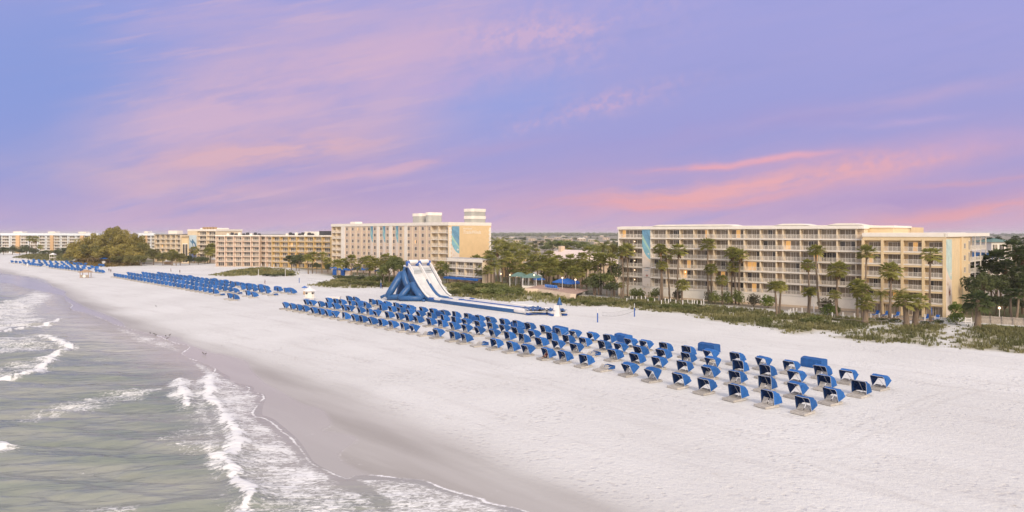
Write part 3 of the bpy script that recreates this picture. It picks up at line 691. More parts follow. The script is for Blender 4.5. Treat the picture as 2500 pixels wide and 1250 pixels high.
# ================================================================ people and birds
def person(name_label,pose,loc,rz,shirt='clothdark',legs='clothdark'):
    J=dict(pelvis=((0,0,.95),.125),waist=((0,0,1.10),.115),chest=((0,0,1.32),.14),neck=((0,.0,1.50),.055),chin=((0,-.02,1.57),.075),head=((0,-.02,1.68),.10),crown=((0,-.01,1.77),.06),
     ls=((-.19,0,1.42),.06),le=((-.25,.03,1.13),.042),lw=((-.24,-.06,.88),.03),lh=((-.23,-.10,.79),.036),lhip=((-.10,0,.90),.095),lk=((-.11,-.04,.50),.06),la=((-.11,0,.09),.042),lt=((-.12,-.16,.04),.036))
    for q in list(J):
        if q in('ls','le','lw','lh','lhip','lk','la','lt'): (x,y,z),r=J[q]; J['r'+q[1:]]=((-x,y,z),r)
    if pose=='walk':
        J['lk']=((-.11,-.20,.52),.06); J['la']=((-.11,-.22,.10),.042); J['lt']=((-.11,-.37,.08),.036)
        J['rk']=((.11,-.02,.50),.06); J['ra']=((.11,.26,.16),.042); J['rt']=((.11,.18,.04),.036); J['lw']=((-.24,.14,.90),.03); J['lh']=((-.24,.16,.82),.036); J['rw']=((.24,-.2,.92),.03); J['rh']=((.23,-.25,.85),.036)
    if pose=='sit':
        sh=lambda q,dy,dz:((J[q][0][0],J[q][0][1]+dy,J[q][0][2]+dz),J[q][1])
        for q in ('pelvis','lhip','rhip'): J[q]=sh(q,.1,-.50)
        for q,dy in (('waist',.14),('chest',.22),('neck',.27),('chin',.25),('head',.25),('crown',.26),('ls',.22),('rs',.22)): J[q]=sh(q,dy,-.50)
        for s,x in (('l',-.13),('r',.13)):
            J[s+'k']=((x,-.36,.62),.062); J[s+'a']=((x,-.62,.36),.042); J[s+'t']=((x,-.76,.34),.036)
            J[s+'e']=((x*1.9,.06,.66),.042); J[s+'w']=((x*1.3,-.2,.64),.03); J[s+'h']=((x*1.2,-.28,.64),.036)
    E=[('pelvis','waist'),('waist','chest'),('chest','neck'),('neck','chin'),('chin','head'),('head','crown')]
    for s in 'lr': E+=[('chest',s+'s'),(s+'s',s+'e'),(s+'e',s+'w'),(s+'w',s+'h'),('pelvis',s+'hip'),(s+'hip',s+'k'),(s+'k',s+'a'),(s+'a',s+'t')]
    ks=list(J); me=bpy.data.meshes.new('person'); me.from_pydata([J[q][0] for q in ks],[(ks.index(a),ks.index(b)) for a,b in E],[])
    me.materials.append(M['skin']); me.materials.append(M[shirt]); me.materials.append(M[legs]); me.materials.append(M['hair'])
    o=put('person',me,None,loc); o.rotation_euler=(0,0,rz)
    sk=o.modifiers.new('skin','SKIN')
    for i,q in enumerate(ks): me.skin_vertices[0].data[i].radius=(J[q][1],J[q][1]); me.skin_vertices[0].data[i].use_root=(q=='pelvis')
    ss=o.modifiers.new('subdivision','SUBSURF'); ss.levels=1; ss.render_levels=1
    dg=bpy.context.evaluated_depsgraph_get(); m2=bpy.data.meshes.new_from_object(o.evaluated_get(dg)); o.modifiers.clear(); o.data=m2
    if not m2.materials:
        for q in ('skin',shirt,legs,'hair'): m2.materials.append(M[q])
    hd=Vector(J['head'][0]); ws=J['waist'][0][2]; nk=J['neck'][0][2]; cen={}
    for p in m2.polygons:
        c=p.center; p.use_smooth=True
        near=min(ks,key=lambda q:(Vector(J[q][0])-c).length-J[q][1])
        p.material_index=0
        if near in('waist','chest','ls','rs','le','re') and c.z<nk-.02: p.material_index=1
        if near in('pelvis','lhip','rhip','lk','rk'): p.material_index=2
        if near in('head','crown') and (c.z>hd.z+.03 or c.y>hd.y+.03): p.material_index=3
    return tag(o,name_label,'person')
lp=P(1040+1342/4.808+.8*16*.98,rowy([(1066,826),(1426,896)],1335)+0)
person('person in dark red and black sitting under a blue lounger hood in the front row','sit',lp+Vector((.02,.05,-.02)),ROWANG,'clothred','clothdark')
person('person in dark clothes walking on the sand, left of two, between far and middle loungers','walk',P(266,663.5),.6,'clothdark','clothdark')
person('person in dark clothes walking on the sand, right of two, between far and middle loungers','walk',P(270.5,665.5),.8,'clothdark','clothdark')
person('person with red top standing on bare sand above the middle lounger block','walk',P(417,664),2.2,'clothred','clothdark')
person('person in dark top on bare sand beyond the middle block, behind the blue bins','walk',P(439,667.5),1.2,'clothdark','clothdark')
person('person in dark clothes standing on sand near the storage bins of the middle block','walk',P(647,694),-1.2,'clothdark','clothred')
person('person in black standing at the dune edge in front of the hedge by the slide','walk',P(933.5,706),.3,'clothdark','clothdark')
person('person in dark clothes far off at the dunes beside the distant white condominium','walk',P(88,633),.3,'clothdark','clothred')
def bird_mesh():
    b=MB()
    b.tube([(0,.20,.20),(0,.10,.22),(0,-.02,.24),(0,-.12,.27),(0,-.17,.33),(0,-.20,.37),(0,-.24,.37),(0,-.31,.355)],[.012,.045,.07,.06,.03,.032,.022,.006],7)
    for x in (-.025,.025): b.tube([(x,.0,.2),(x,.01,.1),(x,-.01,0),(x,-.04,.0)],[.012,.008,.008,.006],4)
    return b.mesh('shorebird','bird',True)
BM=bird_mesh()
BL=[(367,816),(377,818.5),(380,821),(405,823),(408,829),(414,821),(496,866),(501,868),(173,757),(381,749.5)]
for i,(x,y) in enumerate(BL):
    o=put('shorebird',BM,None,P(x,y)); o.scale=(1.1,1.1,1.1); o.rotation_euler=(0,0,random.uniform(0,6))
    tag(o,f'small dark shorebird standing at the water edge, {nth(sorted(BL).index((x,y))+1)} from the left','bird',group='shorebirds on the wet sand')
# ================================================================ buildings
def frame_empty(name,label,cat,a,b):
    """An Empty at the facade's left foot; local x runs along the facade, y inwards, z up."""
    rz=math.atan2(b.y-a.y,b.x-a.x); t=thing(name,label,cat,(a.x,a.y,0),rz)
    d=(b-a); d.z=0
    def u_at(px,off=0):      # local x where the sight line of photo column px meets the plane y=off
        ux,uy=d.normalized().x,d.normalized().y; ax,ay=a.x-uy*off,a.y+ux*off
        k=(px-CX)/F   # X=k*Y
        return (k*ay-ax)/(ux-k*uy)
    return t,d.length,u_at
UNIT={}
def window_unit(kind,glass=None):
    """unit window meshes: x 0..1, z 0..1, in the plane y=0 with frame standing proud"""
    key=(kind,glass)
    if key in UNIT: return UNIT[key]
    b=MB(); mats=['white','curtain','darkglass','lit']; g={'c':1,'d':2,'l':3}
    if kind=='slide3':
        seq=glass or 'ccc'
        for i in range(3):
            b.box(i/3,(i+1)/3,0,.04,0,1,g[seq[i]])
        for x in (0.0,1/3,2/3,1.0): b.box(x-.014,x+.014,-.05,0,0,1,0)
        b.box(0,1,-.05,0,.955,1,0); b.box(0,1,-.05,0,0,.03,0)
        if 'l' not in seq: b.box(.5-.006,.5+.006,-.02,0,.03,.955,0)
    if kind=='slide2':
        seq=glass or 'cc'
        for i in range(2): b.box(i/2,(i+1)/2,0,.04,0,1,g[seq[i]])
        for x in (0,.5,1): b.box(x-.02,x+.02,-.05,0,0,1,0)
        b.box(0,1,-.05,0,.95,1,0)
    if kind=='small':
        b.box(0,1,0,.06,.0,1,g[glass or 'd'])
        for x0,x1,z0,z1 in ((-.03,.03,0,1),(.97,1.03,0,1),(.5,.54,0,1),(-.06,1.06,-.06,.02),(0,1,.96,1.02)): b.box(x0,x1,-.05,0,z0,z1,0)
        b.box(.52,.97,-.006,0,.02,.96,1)
    UNIT[key]=b.mesh('window',mats); return UNIT[key]
def railing_unit(n,solid=.0):
    key=('rail',n)
    if key in UNIT: return UNIT[key]
    b=MB(); b.box(0,1,-.03,.03,.94,1); b.box(0,1,-.02,.02,.06,.11)
    for i in range(n+1):
        x=i/n; b.box(x-.12/n,x+.12/n,-.012,.012,.1,.95)
    for x in (0,.25,.5,.75,1): b.box(x-.008,x+.008,-.03,.03,0,1)
    UNIT[key]=b.mesh('railing','white'); return UNIT[key]
def seq3(r,lit=.05,dk=1):
    q=''.join(r.choices('cd',[7,dk])[0] for _ in range(3))
    if r.random()<lit: i=r.randrange(3); q=q[:i]+'l'+q[i+1:]
    return q
rb=random.Random(21)
# ---- the long white hotel on the right
A,B_=P(1510,721),P(2105.5,761.4)
hotel,L,U=frame_empty('balcony_hotel','long cream seven storey hotel with white balcony railings behind the right hand dunes','hotel',A,B_)
FL=[3.15+2.86*k for k in range(6)]; BD=1.7
b=MB(); b.box(0,L,BD+.05,26,0,20.1); b.build('wall','creamlight',hotel)
b=MB(); b.box(-.05,L+.02,0,BD-.3,.55,FL[0]-.35); b.build('base_wall','white',hotel)
b=MB(); b.box(-.02,L,-.05,BD-.35,0,.545); b.build('plinth','sandwall',hotel)
for i,z in enumerate(FL):
    b=MB(); b.box(-.15,L+.05,-.12,BD+.04,z-.28,z); b.build('balcony_slab','white',hotel)
b=MB(); b.box(-.3,L+.35,-.3,26.4,19.95,20.75); b.box(.3,L,.4,26,20.75,20.85)
b.build('roof','white',hotel)
for x0,x1 in ((U(1592),U(1788)),(U(1890),U(1975)),(U(2020),L)):
    b=MB(); b.prism([(x0,-.34),(x1,-.34),(x1,8),(x0,8)],20.86,20.9); 
    v=[(x0,-.2,20.86),(x0+2.2,-.2,21.3),(x1-2.2,-.2,21.3),(x1,-.2,20.86)]; w=[(a,9,c) for a,_,c in v]
    b.face(v); b.face(w[::-1])
    for i in range(3): b.face([v[i],w[i],w[i+1],v[i+1]])
    b.build('parapet','white',hotel)
pxb=[(1512,1568,'n'),(1590,1624,'w'),(1628,1657,'w'),(1661,1691,'w'),(1695,1726,'w'),(1728,1740,'r'),(1743,1776,'w'),(1780,1814,'w'),(1818,1854,'w'),(1857,1893,'w'),(1896,1909.5,'r'),(1912,1952,'w'),(1955,1996,'w'),(2000,2041,'w'),(2045,2088,'w'),(2091,2105,'r')]
LITS={(0,5):'lcc',(7,5):'clc',(11,4):'lcc',(12,3):'ccl',(3,2):'clc',(6,1):'clc',(8,2):'lld',(3,1):'ldc',(8,0):'clc'}
m0=U(1568.3); m1=U(1588)
for bi,(p0,p1,ty) in enumerate(pxb):
    x0,x1=U(p0),U(p1)
    for k,z in enumerate(FL):
        nx=U(pxb[bi+1][0]) if bi+1<len(pxb) else L
        r1=nx if ty!='n' else m0
        n=max(8,int((r1-x0)/.16)); n={True:40,False:14}[r1-x0>3.5]
        put('railing',railing_unit(n),hotel,(x0,0,z),(r1-x0,1,1.07))
        if ty=='r':
            continue
        if ty=='n':
            w=(x1-x0)/2
            for q in (0,1): put('window',window_unit('slide3',LITS.get((0,k)) if q==0 and (0,k) in LITS else seq3(rb,.04)),hotel,(x0+.15+q*w,BD,z+.02),(w-.3,1,2.33))
        else: put('window',window_unit('slide3',LITS.get((bi,k)) or seq3(rb,.02)),hotel,(x0+.12,BD,z+.02),(x1-x0-.24,1,2.33))
for bi in range(1,len(pxb)):
    x=(U(pxb[bi-1][1])+U(pxb[bi][0]))/2
    if bi==1: continue
    b=MB(); b.box(x-.14,x+.14,.06,BD+.04,FL[0],19.95); b.build('divider_wall','creamlight',hotel)
    for k in ():
        pass
# recesses read as darker openings
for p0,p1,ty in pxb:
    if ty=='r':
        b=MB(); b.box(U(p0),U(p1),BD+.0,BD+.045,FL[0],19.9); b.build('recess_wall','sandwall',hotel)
b=MB(); b.box(-.16,.1,.04,BD+.04,0,19.95); b.build('divider_wall','white',hotel)
def mural(parent,x0,x1,z0,z1,y,name='mural',pale=False,split=.52):
    """painted panel: swirling sea, a pale surf curve, sand with starfish"""
    W=x1-x0; Hh=z1-z0; b=MB(); mats=[]
    def add(n): 
        if n not in mats: mats.append(n)
        return mats.index(n)
    s=add('mural_sand'); b.box(x0,x1,y-.12,y,z0,z1,s)
    curve=lambda t,base,amp,ph: z0+Hh*(base+amp*math.sin(ph+2.2*t))
    def band(low,m,dy,hi=None):
        n=12; pts=[(x0+W*i/n,y-.12-dy,low(i/n)) for i in range(n+1)]; top=[(x0+W*(n-i)/n,y-.12-dy,(hi(1-i/n) if hi else z1)) for i in range(n+1)]
        b.face(pts+top,add(m))
    band(lambda t: z0+Hh*(split-.03+.16*(1-t)**2-.02*t),'mural_surf',.006)
    band(lambda t: z0+Hh*(split+.02+.17*(1-t)**2-.02*t),'mural_aqua',.010)
    band(lambda t: z0+Hh*(split+.30-.20*t),'mural_green',.014,lambda t:z0+Hh*(split+.40-.25*t))
    band(lambda t: z0+Hh*(split+.38-.24*t),'mural_blue',.018)
    for q in range(4): band(lambda t,q=q: z0+Hh*(split+.44-.18*t+.016*math.sin(9*t+q)+q*.025),'mural_deep',.021+.003*q,lambda t,q=q: z0+Hh*(split+.447-.18*t+.016*math.sin(9*t+q)+q*.025))
    def star(cx,cz,r,m,rot=0):
        pts=[]
        for i in range(10):
            a=PI/2+rot+i*PI/5; rr=r if i%2==0 else r*.36; pts.append((x0+W*cx+rr*math.cos(a),y-.12-.04,z0+Hh*cz+rr*math.sin(a)))
        b.face(pts,add(m))
    star(.8,split+.08,W*.16,'white'); star(.6,.30,W*.2,'mural_rust',.2); star(.3,.1,W*.12,'mural_ochre',.5); star(.7,.16,W*.12,'mural_ochre',.1); star(.28,.42,W*.11,'mural_ochre',.3)
    if pale: mats=[{'mural_blue':'mural_pale','mural_deep':'mural_aqua2','mural_aqua':'mural_pale','mural_green':'mural_pale'}.get(q,q) for q in mats]
    return b.build(name,mats,parent)
M['mural_pale']=mat('mural_pale_paint',(.50,.60,.55),.8,.12,.7); M['mural_aqua2']=mat('mural_pale_aqua_paint',(.38,.52,.52),.8,.12,.7)
M['mural_sand']=mat('mural_sand_paint',(.72,.62,.54),.8,.03,.5); M['mural_surf']=mat('mural_surf_paint',(.74,.62,.50),.8,.04,1)
M['mural_aqua']=mat('mural_aqua_paint',(.22,.44,.52),.8,.12,.7); M['mural_green']=mat('mural_green_paint',(.36,.54,.44),.8,.12,.7)
M['mural_blue']=mat('mural_blue_paint',(.17,.34,.47),.8,.15,.7); M['mural_deep']=mat('mural_deep_blue_paint',(.09,.20,.32),.8,.1,1)
M['mural_rust']=mat('mural_rust_paint',(.42,.15,.10),.8,.1,2); M['mural_ochre']=mat('mural_ochre_paint',(.58,.42,.26),.8,.1,2)
b=MB(); b.box(m0,m1,.02,BD+.04,0,19.95); b.build('mural_wall','white',hotel)
mural(hotel,m0,m1,.6,19.93,.0,split=.55)
def text(body,parent,loc,size,rot,mname='white',align='LEFT'):
    c=bpy.data.curves.new('lettering','FONT'); c.body=body; c.size=size; c.extrude=.02; c.align_x=align; c.shear=.25
    c.materials.append(M[mname]); o=bpy.data.objects.new('lettering',c); COL.objects.link(o)
    me=bpy.data.meshes.new_from_object(o.evaluated_get(bpy.context.evaluated_depsgraph_get())); bpy.data.objects.remove(o)
    return put('lettering',me,parent,loc,None,rot)
M['paleink']=mat('pale_blue_lettering',(.5,.58,.66),.8,.05,1)
text('TradeWinds',hotel,((m0+m1)/2,-.14,7.6+.8),.42,(R(90),0,0),'paleink','CENTER')
text('ISLAND',hotel,((m0+m1)/2,-.14,7.6+.2),.36,(R(90),0,0),'paleink','CENTER')
# upper blocks on the roof end
b=MB(); b.box(L-.02,L+5.5,5.5,27,17.8,20.2); b.build('stair_tower','cream',hotel)
b=MB(); b.box(L-.3,L+5.8,5.2,27.3,20.2,20.72); b.build('tower_roof','white',hotel)
b=MB(); b.box(L+.2,L+5.6,27.4,46,17.8,20.45); b.build('plant_room','cream',hotel)
b=MB(); b.box(L-.2,L+3,5.51-2.3,6,0,18); b.build('end_wall','cream',hotel)
# wall lamps on the facade: small lit lamps the photograph shows
for p,k in ((1543,4),(1543,3),(1543,2),(1543,1),(1543,0),(1853,5),(1853,2),(1953,0),(1667,1),(1776,2),(1763,0)):
    b=MB(); b.lathe([(.02,-.14),(.12,-.12),(.14,.06),(.05,.16)],8); b.build('wall_lamp','lamp',hotel,True,(U(p),BD-.14,FL[k]+1.75))
# ---- right wing, a little forward of the main block
A2=P(2106.5,763.5); B2=P(2306,777)
wing,L2,U2=frame_empty('beach_wing','yellow end wing of the balcony hotel with four columns of balconies','hotel wing',A2,B2)
FW=[3.15+2.88*k for k in range(5)]; WB=1.8
SK=R(4.5); ks=math.tan(SK)      # the end wall stands a little off square
b=MB(); b.prism([(0,WB+.05),(L2+ks*WB-.02,WB+.05),(L2+ks*25.5-.02,25.6),(0,25.6)],0,17.55); b.build('wall','cream',wing)
b=MB(); b.prism([(-.1,-.2),(L2+.02,-.2),(L2+ks*25.8,25.8),(-.1,25.8)],18.05,18.92); b.prism([(.2,.3),(L2-.4,.3),(L2+ks*25-.4,25),(.2,25)],18.92,19.0); b.build('roof','white',wing)
b=MB(); b.box(-.04,L2,-.06,WB+.04,17.2,18.05); b.build('cornice','cream',wing)
cols=[2107,2154,2202.5,2254,2305]
cx=[U2(c) for c in cols]
for z in FW:
    b=MB(); b.box(-.05,L2,-.1,WB+.04,z-.2,z-.0); b.build('balcony_slab','white',wing)
    b=MB(); b.box(-.03,L2,-.02,WB+.03,z-.62,z-.2); b.build('spandrel','cream',wing)
for i,x in enumerate(cx):
    b=MB(); b.box(x-.28,x+.28,-.14,WB+.04,0,17.55); b.build('pillar','cream',wing)
WL={(2,4):'clc',(0,3):'lcc',(2,2):'cdc',(1,0):'clc'}
for i in range(4):
    x0,x1=cx[i]+.28,cx[i+1]-.28
    for k,z in enumerate(FW):
        put('railing',railing_unit(36),wing,(x0,-.02,z),(x1-x0,1,1.1))
        w=(x1-x0)*.80
        put('window',window_unit('slide3',WL.get((i,k)) or seq3(rb,.0)),wing,(x1-w-.05,WB,z+.02),(w,1,2.15))
    for q in (0,1):
        w=(x1-x0)/2-.35; put('window',window_unit('slide2'),wing,(x0+.2+q*(w+.35),WB-.9,.25),(w,1,2.05))
b=MB(); b.box(0,L2,WB-.85,WB+.04,0,.25); b.build('terrace_step','sandwall',wing)
b=MB(); b.box(0,L2,WB-.86,WB+.04,2.3,2.5); b.build('lintel','cream',wing)
# end wall of the wing with its painted strip, windows and the shaded rear balconies
ew=thing('placeholder','x','x'); bpy.data.objects.remove(ew)
EW=Matrix.Rotation(PI/2,4,'Z')
def endpart(name,mats,fn,parent,x):      # build in the end wall's own axes: s runs back, y<0 is outwards
    b=MB(); fn(b); me=b.mesh(name,mats); o=put(name,me,parent,(x,0,0)); o.rotation_euler=(0,0,PI/2-(SK if parent is wing else 0)); return o
def epos(s_,out,z): return (L2+s_*math.sin(SK)+out*math.cos(SK), s_*math.cos(SK)-out*math.sin(SK), z)
endpart('end_wall','cream',lambda b:b.box(-.12,26,-.25,0,0,18.05),wing,L2)
mo=mural(wing,0.2,5.6,.4,17.5,-.16,split=.46,pale=True); mo.location=(L2,0,0); mo.rotation_euler=(0,0,PI/2-SK)
endpart('pilaster','cream',lambda b:b.box(14.5,16.5,-.55,-.26,0,18.05),wing,L2)
for z in (15.2,12.3,9.4):
    o=put('window',window_unit('small','d'),wing,epos(18.5,.27,z),(1.9,1,1.25)); o.rotation_euler=(0,0,PI/2-SK)
for z in (14.8,11.9,9.0,6.1):
    o=put('window',window_unit('slide2','cc'),wing,epos(23.6,.27,z),(1.7,1,2.3)); o.rotation_euler=(0,0,PI/2-SK)
endpart('roof_edge','white',lambda b:(b.box(-.1,48.2,-.75,-.12,18.06,18.93),b.box(26.3,48.2,-.11,10.2,18.06,18.93)),wing,L2)
endpart('rear_block','creamlight',lambda b:b.box(26.05,48,3.2,10,0,18.0),wing,L2)
for k,z in enumerate(FW):
    endpart('gallery_slab','white',lambda b:b.box(26.05,48,.0,3.15,z-.2,z),wing,L2)
    o=put('railing',railing_unit(70),wing,epos(26.1,0,z),(21.8,1,1.07)); o.rotation_euler=(0,0,PI/2-SK)
    for q in range(3):
        o=put('window',window_unit('slide2','cd' if (k+q)%3 else 'lc'),wing,epos(27+q*7,-3.12,z+.02),(4.5,1,2.3)); o.rotation_euler=(0,0,PI/2-SK)
for q in (26.2,33.3,40.5,47.7):
    endpart('gallery_post','white',lambda b:b.box(q-.15,q+.15,-.1,.14,0,18.0),wing,L2)
# ---- the central hotel
A3=Vector((-90.5,343,0)); B3=Vector((-26.1,280.5,0))
ch,L3,U3=frame_empty('central_hotel','tall peach hotel with rows of small windows and an orange end wall','hotel',A3,B3)
DP=24; TOP=23.35
lb1=U3(833.5); rb0=U3(1052.5)
b=MB(); b.box(lb1,rb0,0,DP,0,22); b.build('wall','peach',ch)
b=MB(); b.box(0,L3-.02,1.9,DP-.02,0,22); b.build('core_wall','creamlight',ch)
b=MB(); b.box(-.3,L3+.3,-.35,DP+.3,22,TOP); b.build('roof','white',ch)
FC=[19.05-2.87*k for k in range(7)]
for x0,x1,mid in ((0.1,lb1,U3(820.5)),(rb0,L3-.1,U3(1070.5))):
    for z in FC:
        b=MB(); b.box(x0-.05,x1,-.1,1.88,z-.25,z); b.build('balcony_slab','white',ch)
        for q0,q1 in ((x0,mid),(mid,x1)):
            put('railing',railing_unit(30),ch,(q0+.1,-.05,z),(q1-q0-.2,1,1.15))
            w=(q1-q0)*.5; put('window',window_unit('slide2','cd'),ch,(q1-w-.2,1.86,z+.02),(w,1,2.25))
    for x in (x0,mid,x1): b=MB(); b.box(x-.18,x+.18,-.14,1.88,0,22); b.build('divider_wall','creamlight',ch)
z3=lambda x:780+x/5.682
wx=[385,465,543,625,690,773,860,948,1037,1130,1242,1340,1437,1527]
for x in wx:
    for k,z in enumerate(FC):
        s=rb.random(); w=1.75 if x!=1527 else 1.0
        put('window',window_unit('small','d' if s>.03 else 'l'),ch,(U3(z3(x))-w/2,-.07,z+1.0),(w,1,1.45))
b=MB()
for x in wx[:-1]:
    for z in FC: b.box(U3(z3(x))-.65,U3(z3(x))+.65,-.09,0,z+.15,z+.62)
b.build('air_vent','sandwall',ch)['kind']='stuff'
for p0,p1 in ((305,355),(1180,1222),(798,835),(970,1012)):
    b=MB(); b.box(U3(z3(p0)),U3(z3(p1)),-.22,0,0,22); b.build('pilaster','white',ch)
for x in (425,505,585,655,1160,1290,1390,1485):
    b=MB(); b.box(U3(z3(x))-.35,U3(z3(x))+.35,-.12,0,0,22); b.build('pilaster','creamlight',ch)
for p0,p1 in ((713,749),(884,920),(1063,1100)):
    mural(ch,U3(z3(p0)),U3(z3(p1)),3,21.95,-.1,split=.60)
# end wall
endpart('end_wall','tan',lambda b:b.box(.02,DP-.02,-.25,0,0,22),ch,L3)
def quoin(b):
    for k in range(26):
        w=1.35 if k%2 else 1.0; z=.85*k
        if z+.8<22: b.box(-.02,w,-.36,-.25,z,z+.8); b.box(DP-w,DP+.02,-.36,-.25,z,z+.8)
endpart('quoins','white',quoin,ch,L3)
mo=mural(ch,1.5,5.7,1,21.7,-.16,split=.45); mo.location=(L3,0,0); mo.rotation_euler=(0,0,PI/2)
o=text('TradeWinds',ch,(L3+.28,7.6,18.55),2.05,(R(90),0,R(90)))
o=text('Island Grand',ch,(L3+.28,7.8,20.4),.95,(R(90),0,R(90)))
def roofblock(parent,x0,x1,y0,y1,z0,z1,band,arches=False):
    b=MB(); r=1.2; n=5; pts=[]
    for cx_,cy_,a0 in ((x1-r,y0+r,-90),(x1-r,y1-r,0),(x0+r,y1-r,90),(x0+r,y0+r,180)):
        for i in range(n+1): a=R(a0+90*i/n); pts.append((cx_+r*math.cos(a),cy_+r*math.sin(a)))
    b.prism(pts,z0,z1); o=b.build('roof_tower','beigetank',parent)
    for zb in band:
        b=MB(); b.prism([(lerp((x0+x1)/2,x,1.05),lerp((y0+y1)/2,y,1.05)) for x,y in pts],zb,zb+1.3); b.build('tower_band','white',o)
    return o
ux=U3(1005,8); roofblock(ch,U3(1005,6),U3(1026,6),6,11,TOP+.01,26.3,(26.31,))
roofblock(ch,U3(1037,6),U3(1049,6),6,13.5,TOP+.01,26.6,(26.61,))
roofblock(ch,L3-7.2,L3-1.2,14.5,22.8,TOP+.01,28.0,(24.9,28.01))
b=MB(); b.box(U3(838),U3(850),4,8,TOP+.01,TOP+1.0); b.build('roof_vent','white',ch)
# ---- low annex with balconies in front of the central hotel's end wall
a=P(1093.5,690); bq=P(1178,697)
an,L4,U4=frame_empty('annex_building','low three storey annex with balcony screens beside the slide','building',a,bq)
s=a.y; b=MB(); b.box(0,L4,1.2,5.5,0,9.0); b.build('wall','peach',an)
b=MB(); b.box(-.3,L4+.3,-.3,5.8,9.0,9.5); b.build('roof','greyroof',an)
b=MB(); b.box(-.25,L4+.25,-.36,-.1,8.2,9.4); b.build('fascia','white',an)
n=4
for k,z in enumerate((3.1,5.9)):
    b=MB(); b.box(0,L4,-.1,1.2,z-.3,z); b.build('balcony_slab','white',an)
    for i in range(n):
        w=L4/n; put('railing',railing_unit(30),an,(i*w+.1,0,z),(w-.2,1,1.05)); put('window',window_unit('slide3',seq3(rb,.05)),an,(i*w+.2,.9,z+.05),(w-.4,1,2.0))
for i in range(n+1):
    b=MB(); b.box(i*L4/n-.16,i*L4/n+.16,-.12,1.2,0,8.3); b.build('pillar','creamlight',an)
b=MB(); b.box(0,L4,-2.2,-.1,2.3,2.45); b.box(0,L4,-2.24,-2.2,1.7,2.45); b.build('awning','bluefab',an)
# ---- pink hip roofed hall
a=P(1296,700); bq=P(1442,712)
hall,L5,U5=frame_empty('pink_roof_hall','wide hall with a pale pink hipped roof behind the palms','building',a+Vector((0,35,0)),bq+Vector((0,30,0)))
b=MB(); b.box(0,L5,0,22,0,7.2); b.build('wall','sandwall',hall)
b=MB(); e=1.2; q=[(-e,-e,7.2),(L5+e,-e,7.2),(L5+e,22+e,7.2),(-e,22+e,7.2)]; r1,r2=(6,11,12.2),(L5-7,11,12.2)
b.face([q[0],q[1],r2,r1]); b.face([q[2],q[3],r1,r2]); b.face([q[1],q[2],r2]); b.face([q[3],q[0],r1]); b.face(q[::-1])
rf=b.build('roof','pinkroof',hall)
b=MB(); b.box(8,9.6,9,11,11,13.6); b.build('chimney','sandwall',rf)
for i in range(7):
    put('window',window_unit('slide3',seq3(rb,.1)),hall,(1+i*L5/7.3,-.06,4.2),(L5/9,1,2.2))
def block(name,label,cat,px0,py0,px1,py1,top,depth,wall,roof='white',floors=2,shift=0,band=.6,nb=4,rail=True,glass=None,group=None,roofshape='flat'):
    a,bq=P(px0,py0),P(px1,py1); a=a*(1+shift/a.y); bq=bq*(1+shift/bq.y); a.z=bq.z=0
    t,Lh,U_=frame_empty(name,label,cat,a,bq)
    if group: t['group']=group
    b=MB(); b.box(0,Lh,1.2,depth,0,top-band); b.build('wall',wall,t)
    if roofshape=='flat':
        b=MB(); b.box(-.3,Lh+.3,-.3,depth+.3,top-band,top); b.build('roof',roof,t)
    else:
        b=MB(); e=.8; q=[(-e,.2,top-band),(Lh+e,.2,top-band),(Lh+e,depth+e,top-band),(-e,depth+e,top-band)]; ym=(1+depth)/2; r1,r2=(depth*.4,ym,top+1.4),(Lh-depth*.4,ym,top+1.4)
        b.face([q[0],q[1],r2,r1]); b.face([q[2],q[3],r1,r2]); b.face([q[1],q[2],r2]); b.face([q[3],q[0],r1]); b.face(q[::-1]); b.build('roof',roof,t)
    fh=(top-band)/floors
    for k in range(floors):
        z=k*fh
        if rail and k:
            b=MB(); b.box(0,Lh,-.1,1.2,z-.2,z); b.build('balcony_slab',wall if wall in('yellow','peach','tan') else 'white',t)
        for i in range(nb):
            w=Lh/nb
            if rail and k: put('railing',railing_unit(20),t,(i*w+.15,0,z),(w-.3,1,1.05))
            put('window',window_unit('slide3',seq3(rb,.02,6)),t,(i*w+w*.16,1.14,z+.3),(w*.68,1,fh*.72))
    if rail:
        for i in range(nb+1):
            b=MB(); b.box(i*Lh/nb-.2,i*Lh/nb+.2,-.14,1.2,0,top-band); b.build('divider_wall',wall,t)
    return t,Lh,U_
# left hand group
yb,Ly,Uy=block('yellow_hotel','yellow six storey hotel with arched balcony bays left of the central hotel','hotel',664,652,807.5,656.5,17.6,18,'yellow','white',6,0,.7,7)
st,_,_=block('stair_hotel','narrow shaded balcony tower between the tan and the yellow hotel','hotel tower',634,651,663.5,652,17.5,16,'peach','white',6,3,.6,2)
tb,_,_=block('tan_hotel','tan six storey hotel with white balcony rails and rooftop air units','hotel',527.5,650.5,633,651,17.6,18,'peach','white',6,0,.6,5)
for t,n,nm in ((tb,9,0),(yb,9,1)):
    for i in range(n):
        b=MB(); x=3+i*2.3+(nm*1.1); b.box(x,x+1.3,6,7.3,17.61,18.5+.5*(i%2)); b.lathe([(.5,0),(.5,.12)],8,(x+.65,6.65,18.5+.5*(i%2))); b.build('rooftop_unit','dark' if i%3 else 'white',t)
b=MB(); b.box(16,24,8,13,17.61,19.6); b.build('plant_room','white',yb)
b=MB(); b.box(30.5,34.5,4,9,17.61,19.9); b.build('plant_room','dark',yb)
mh,Lm,Um=block('marlin_hotel','cream hotel with a leaping marlin painted on its corner','hotel',459,640.5,527,642,21.2,22,'creamlight','white',7,0,1.2,3,True)
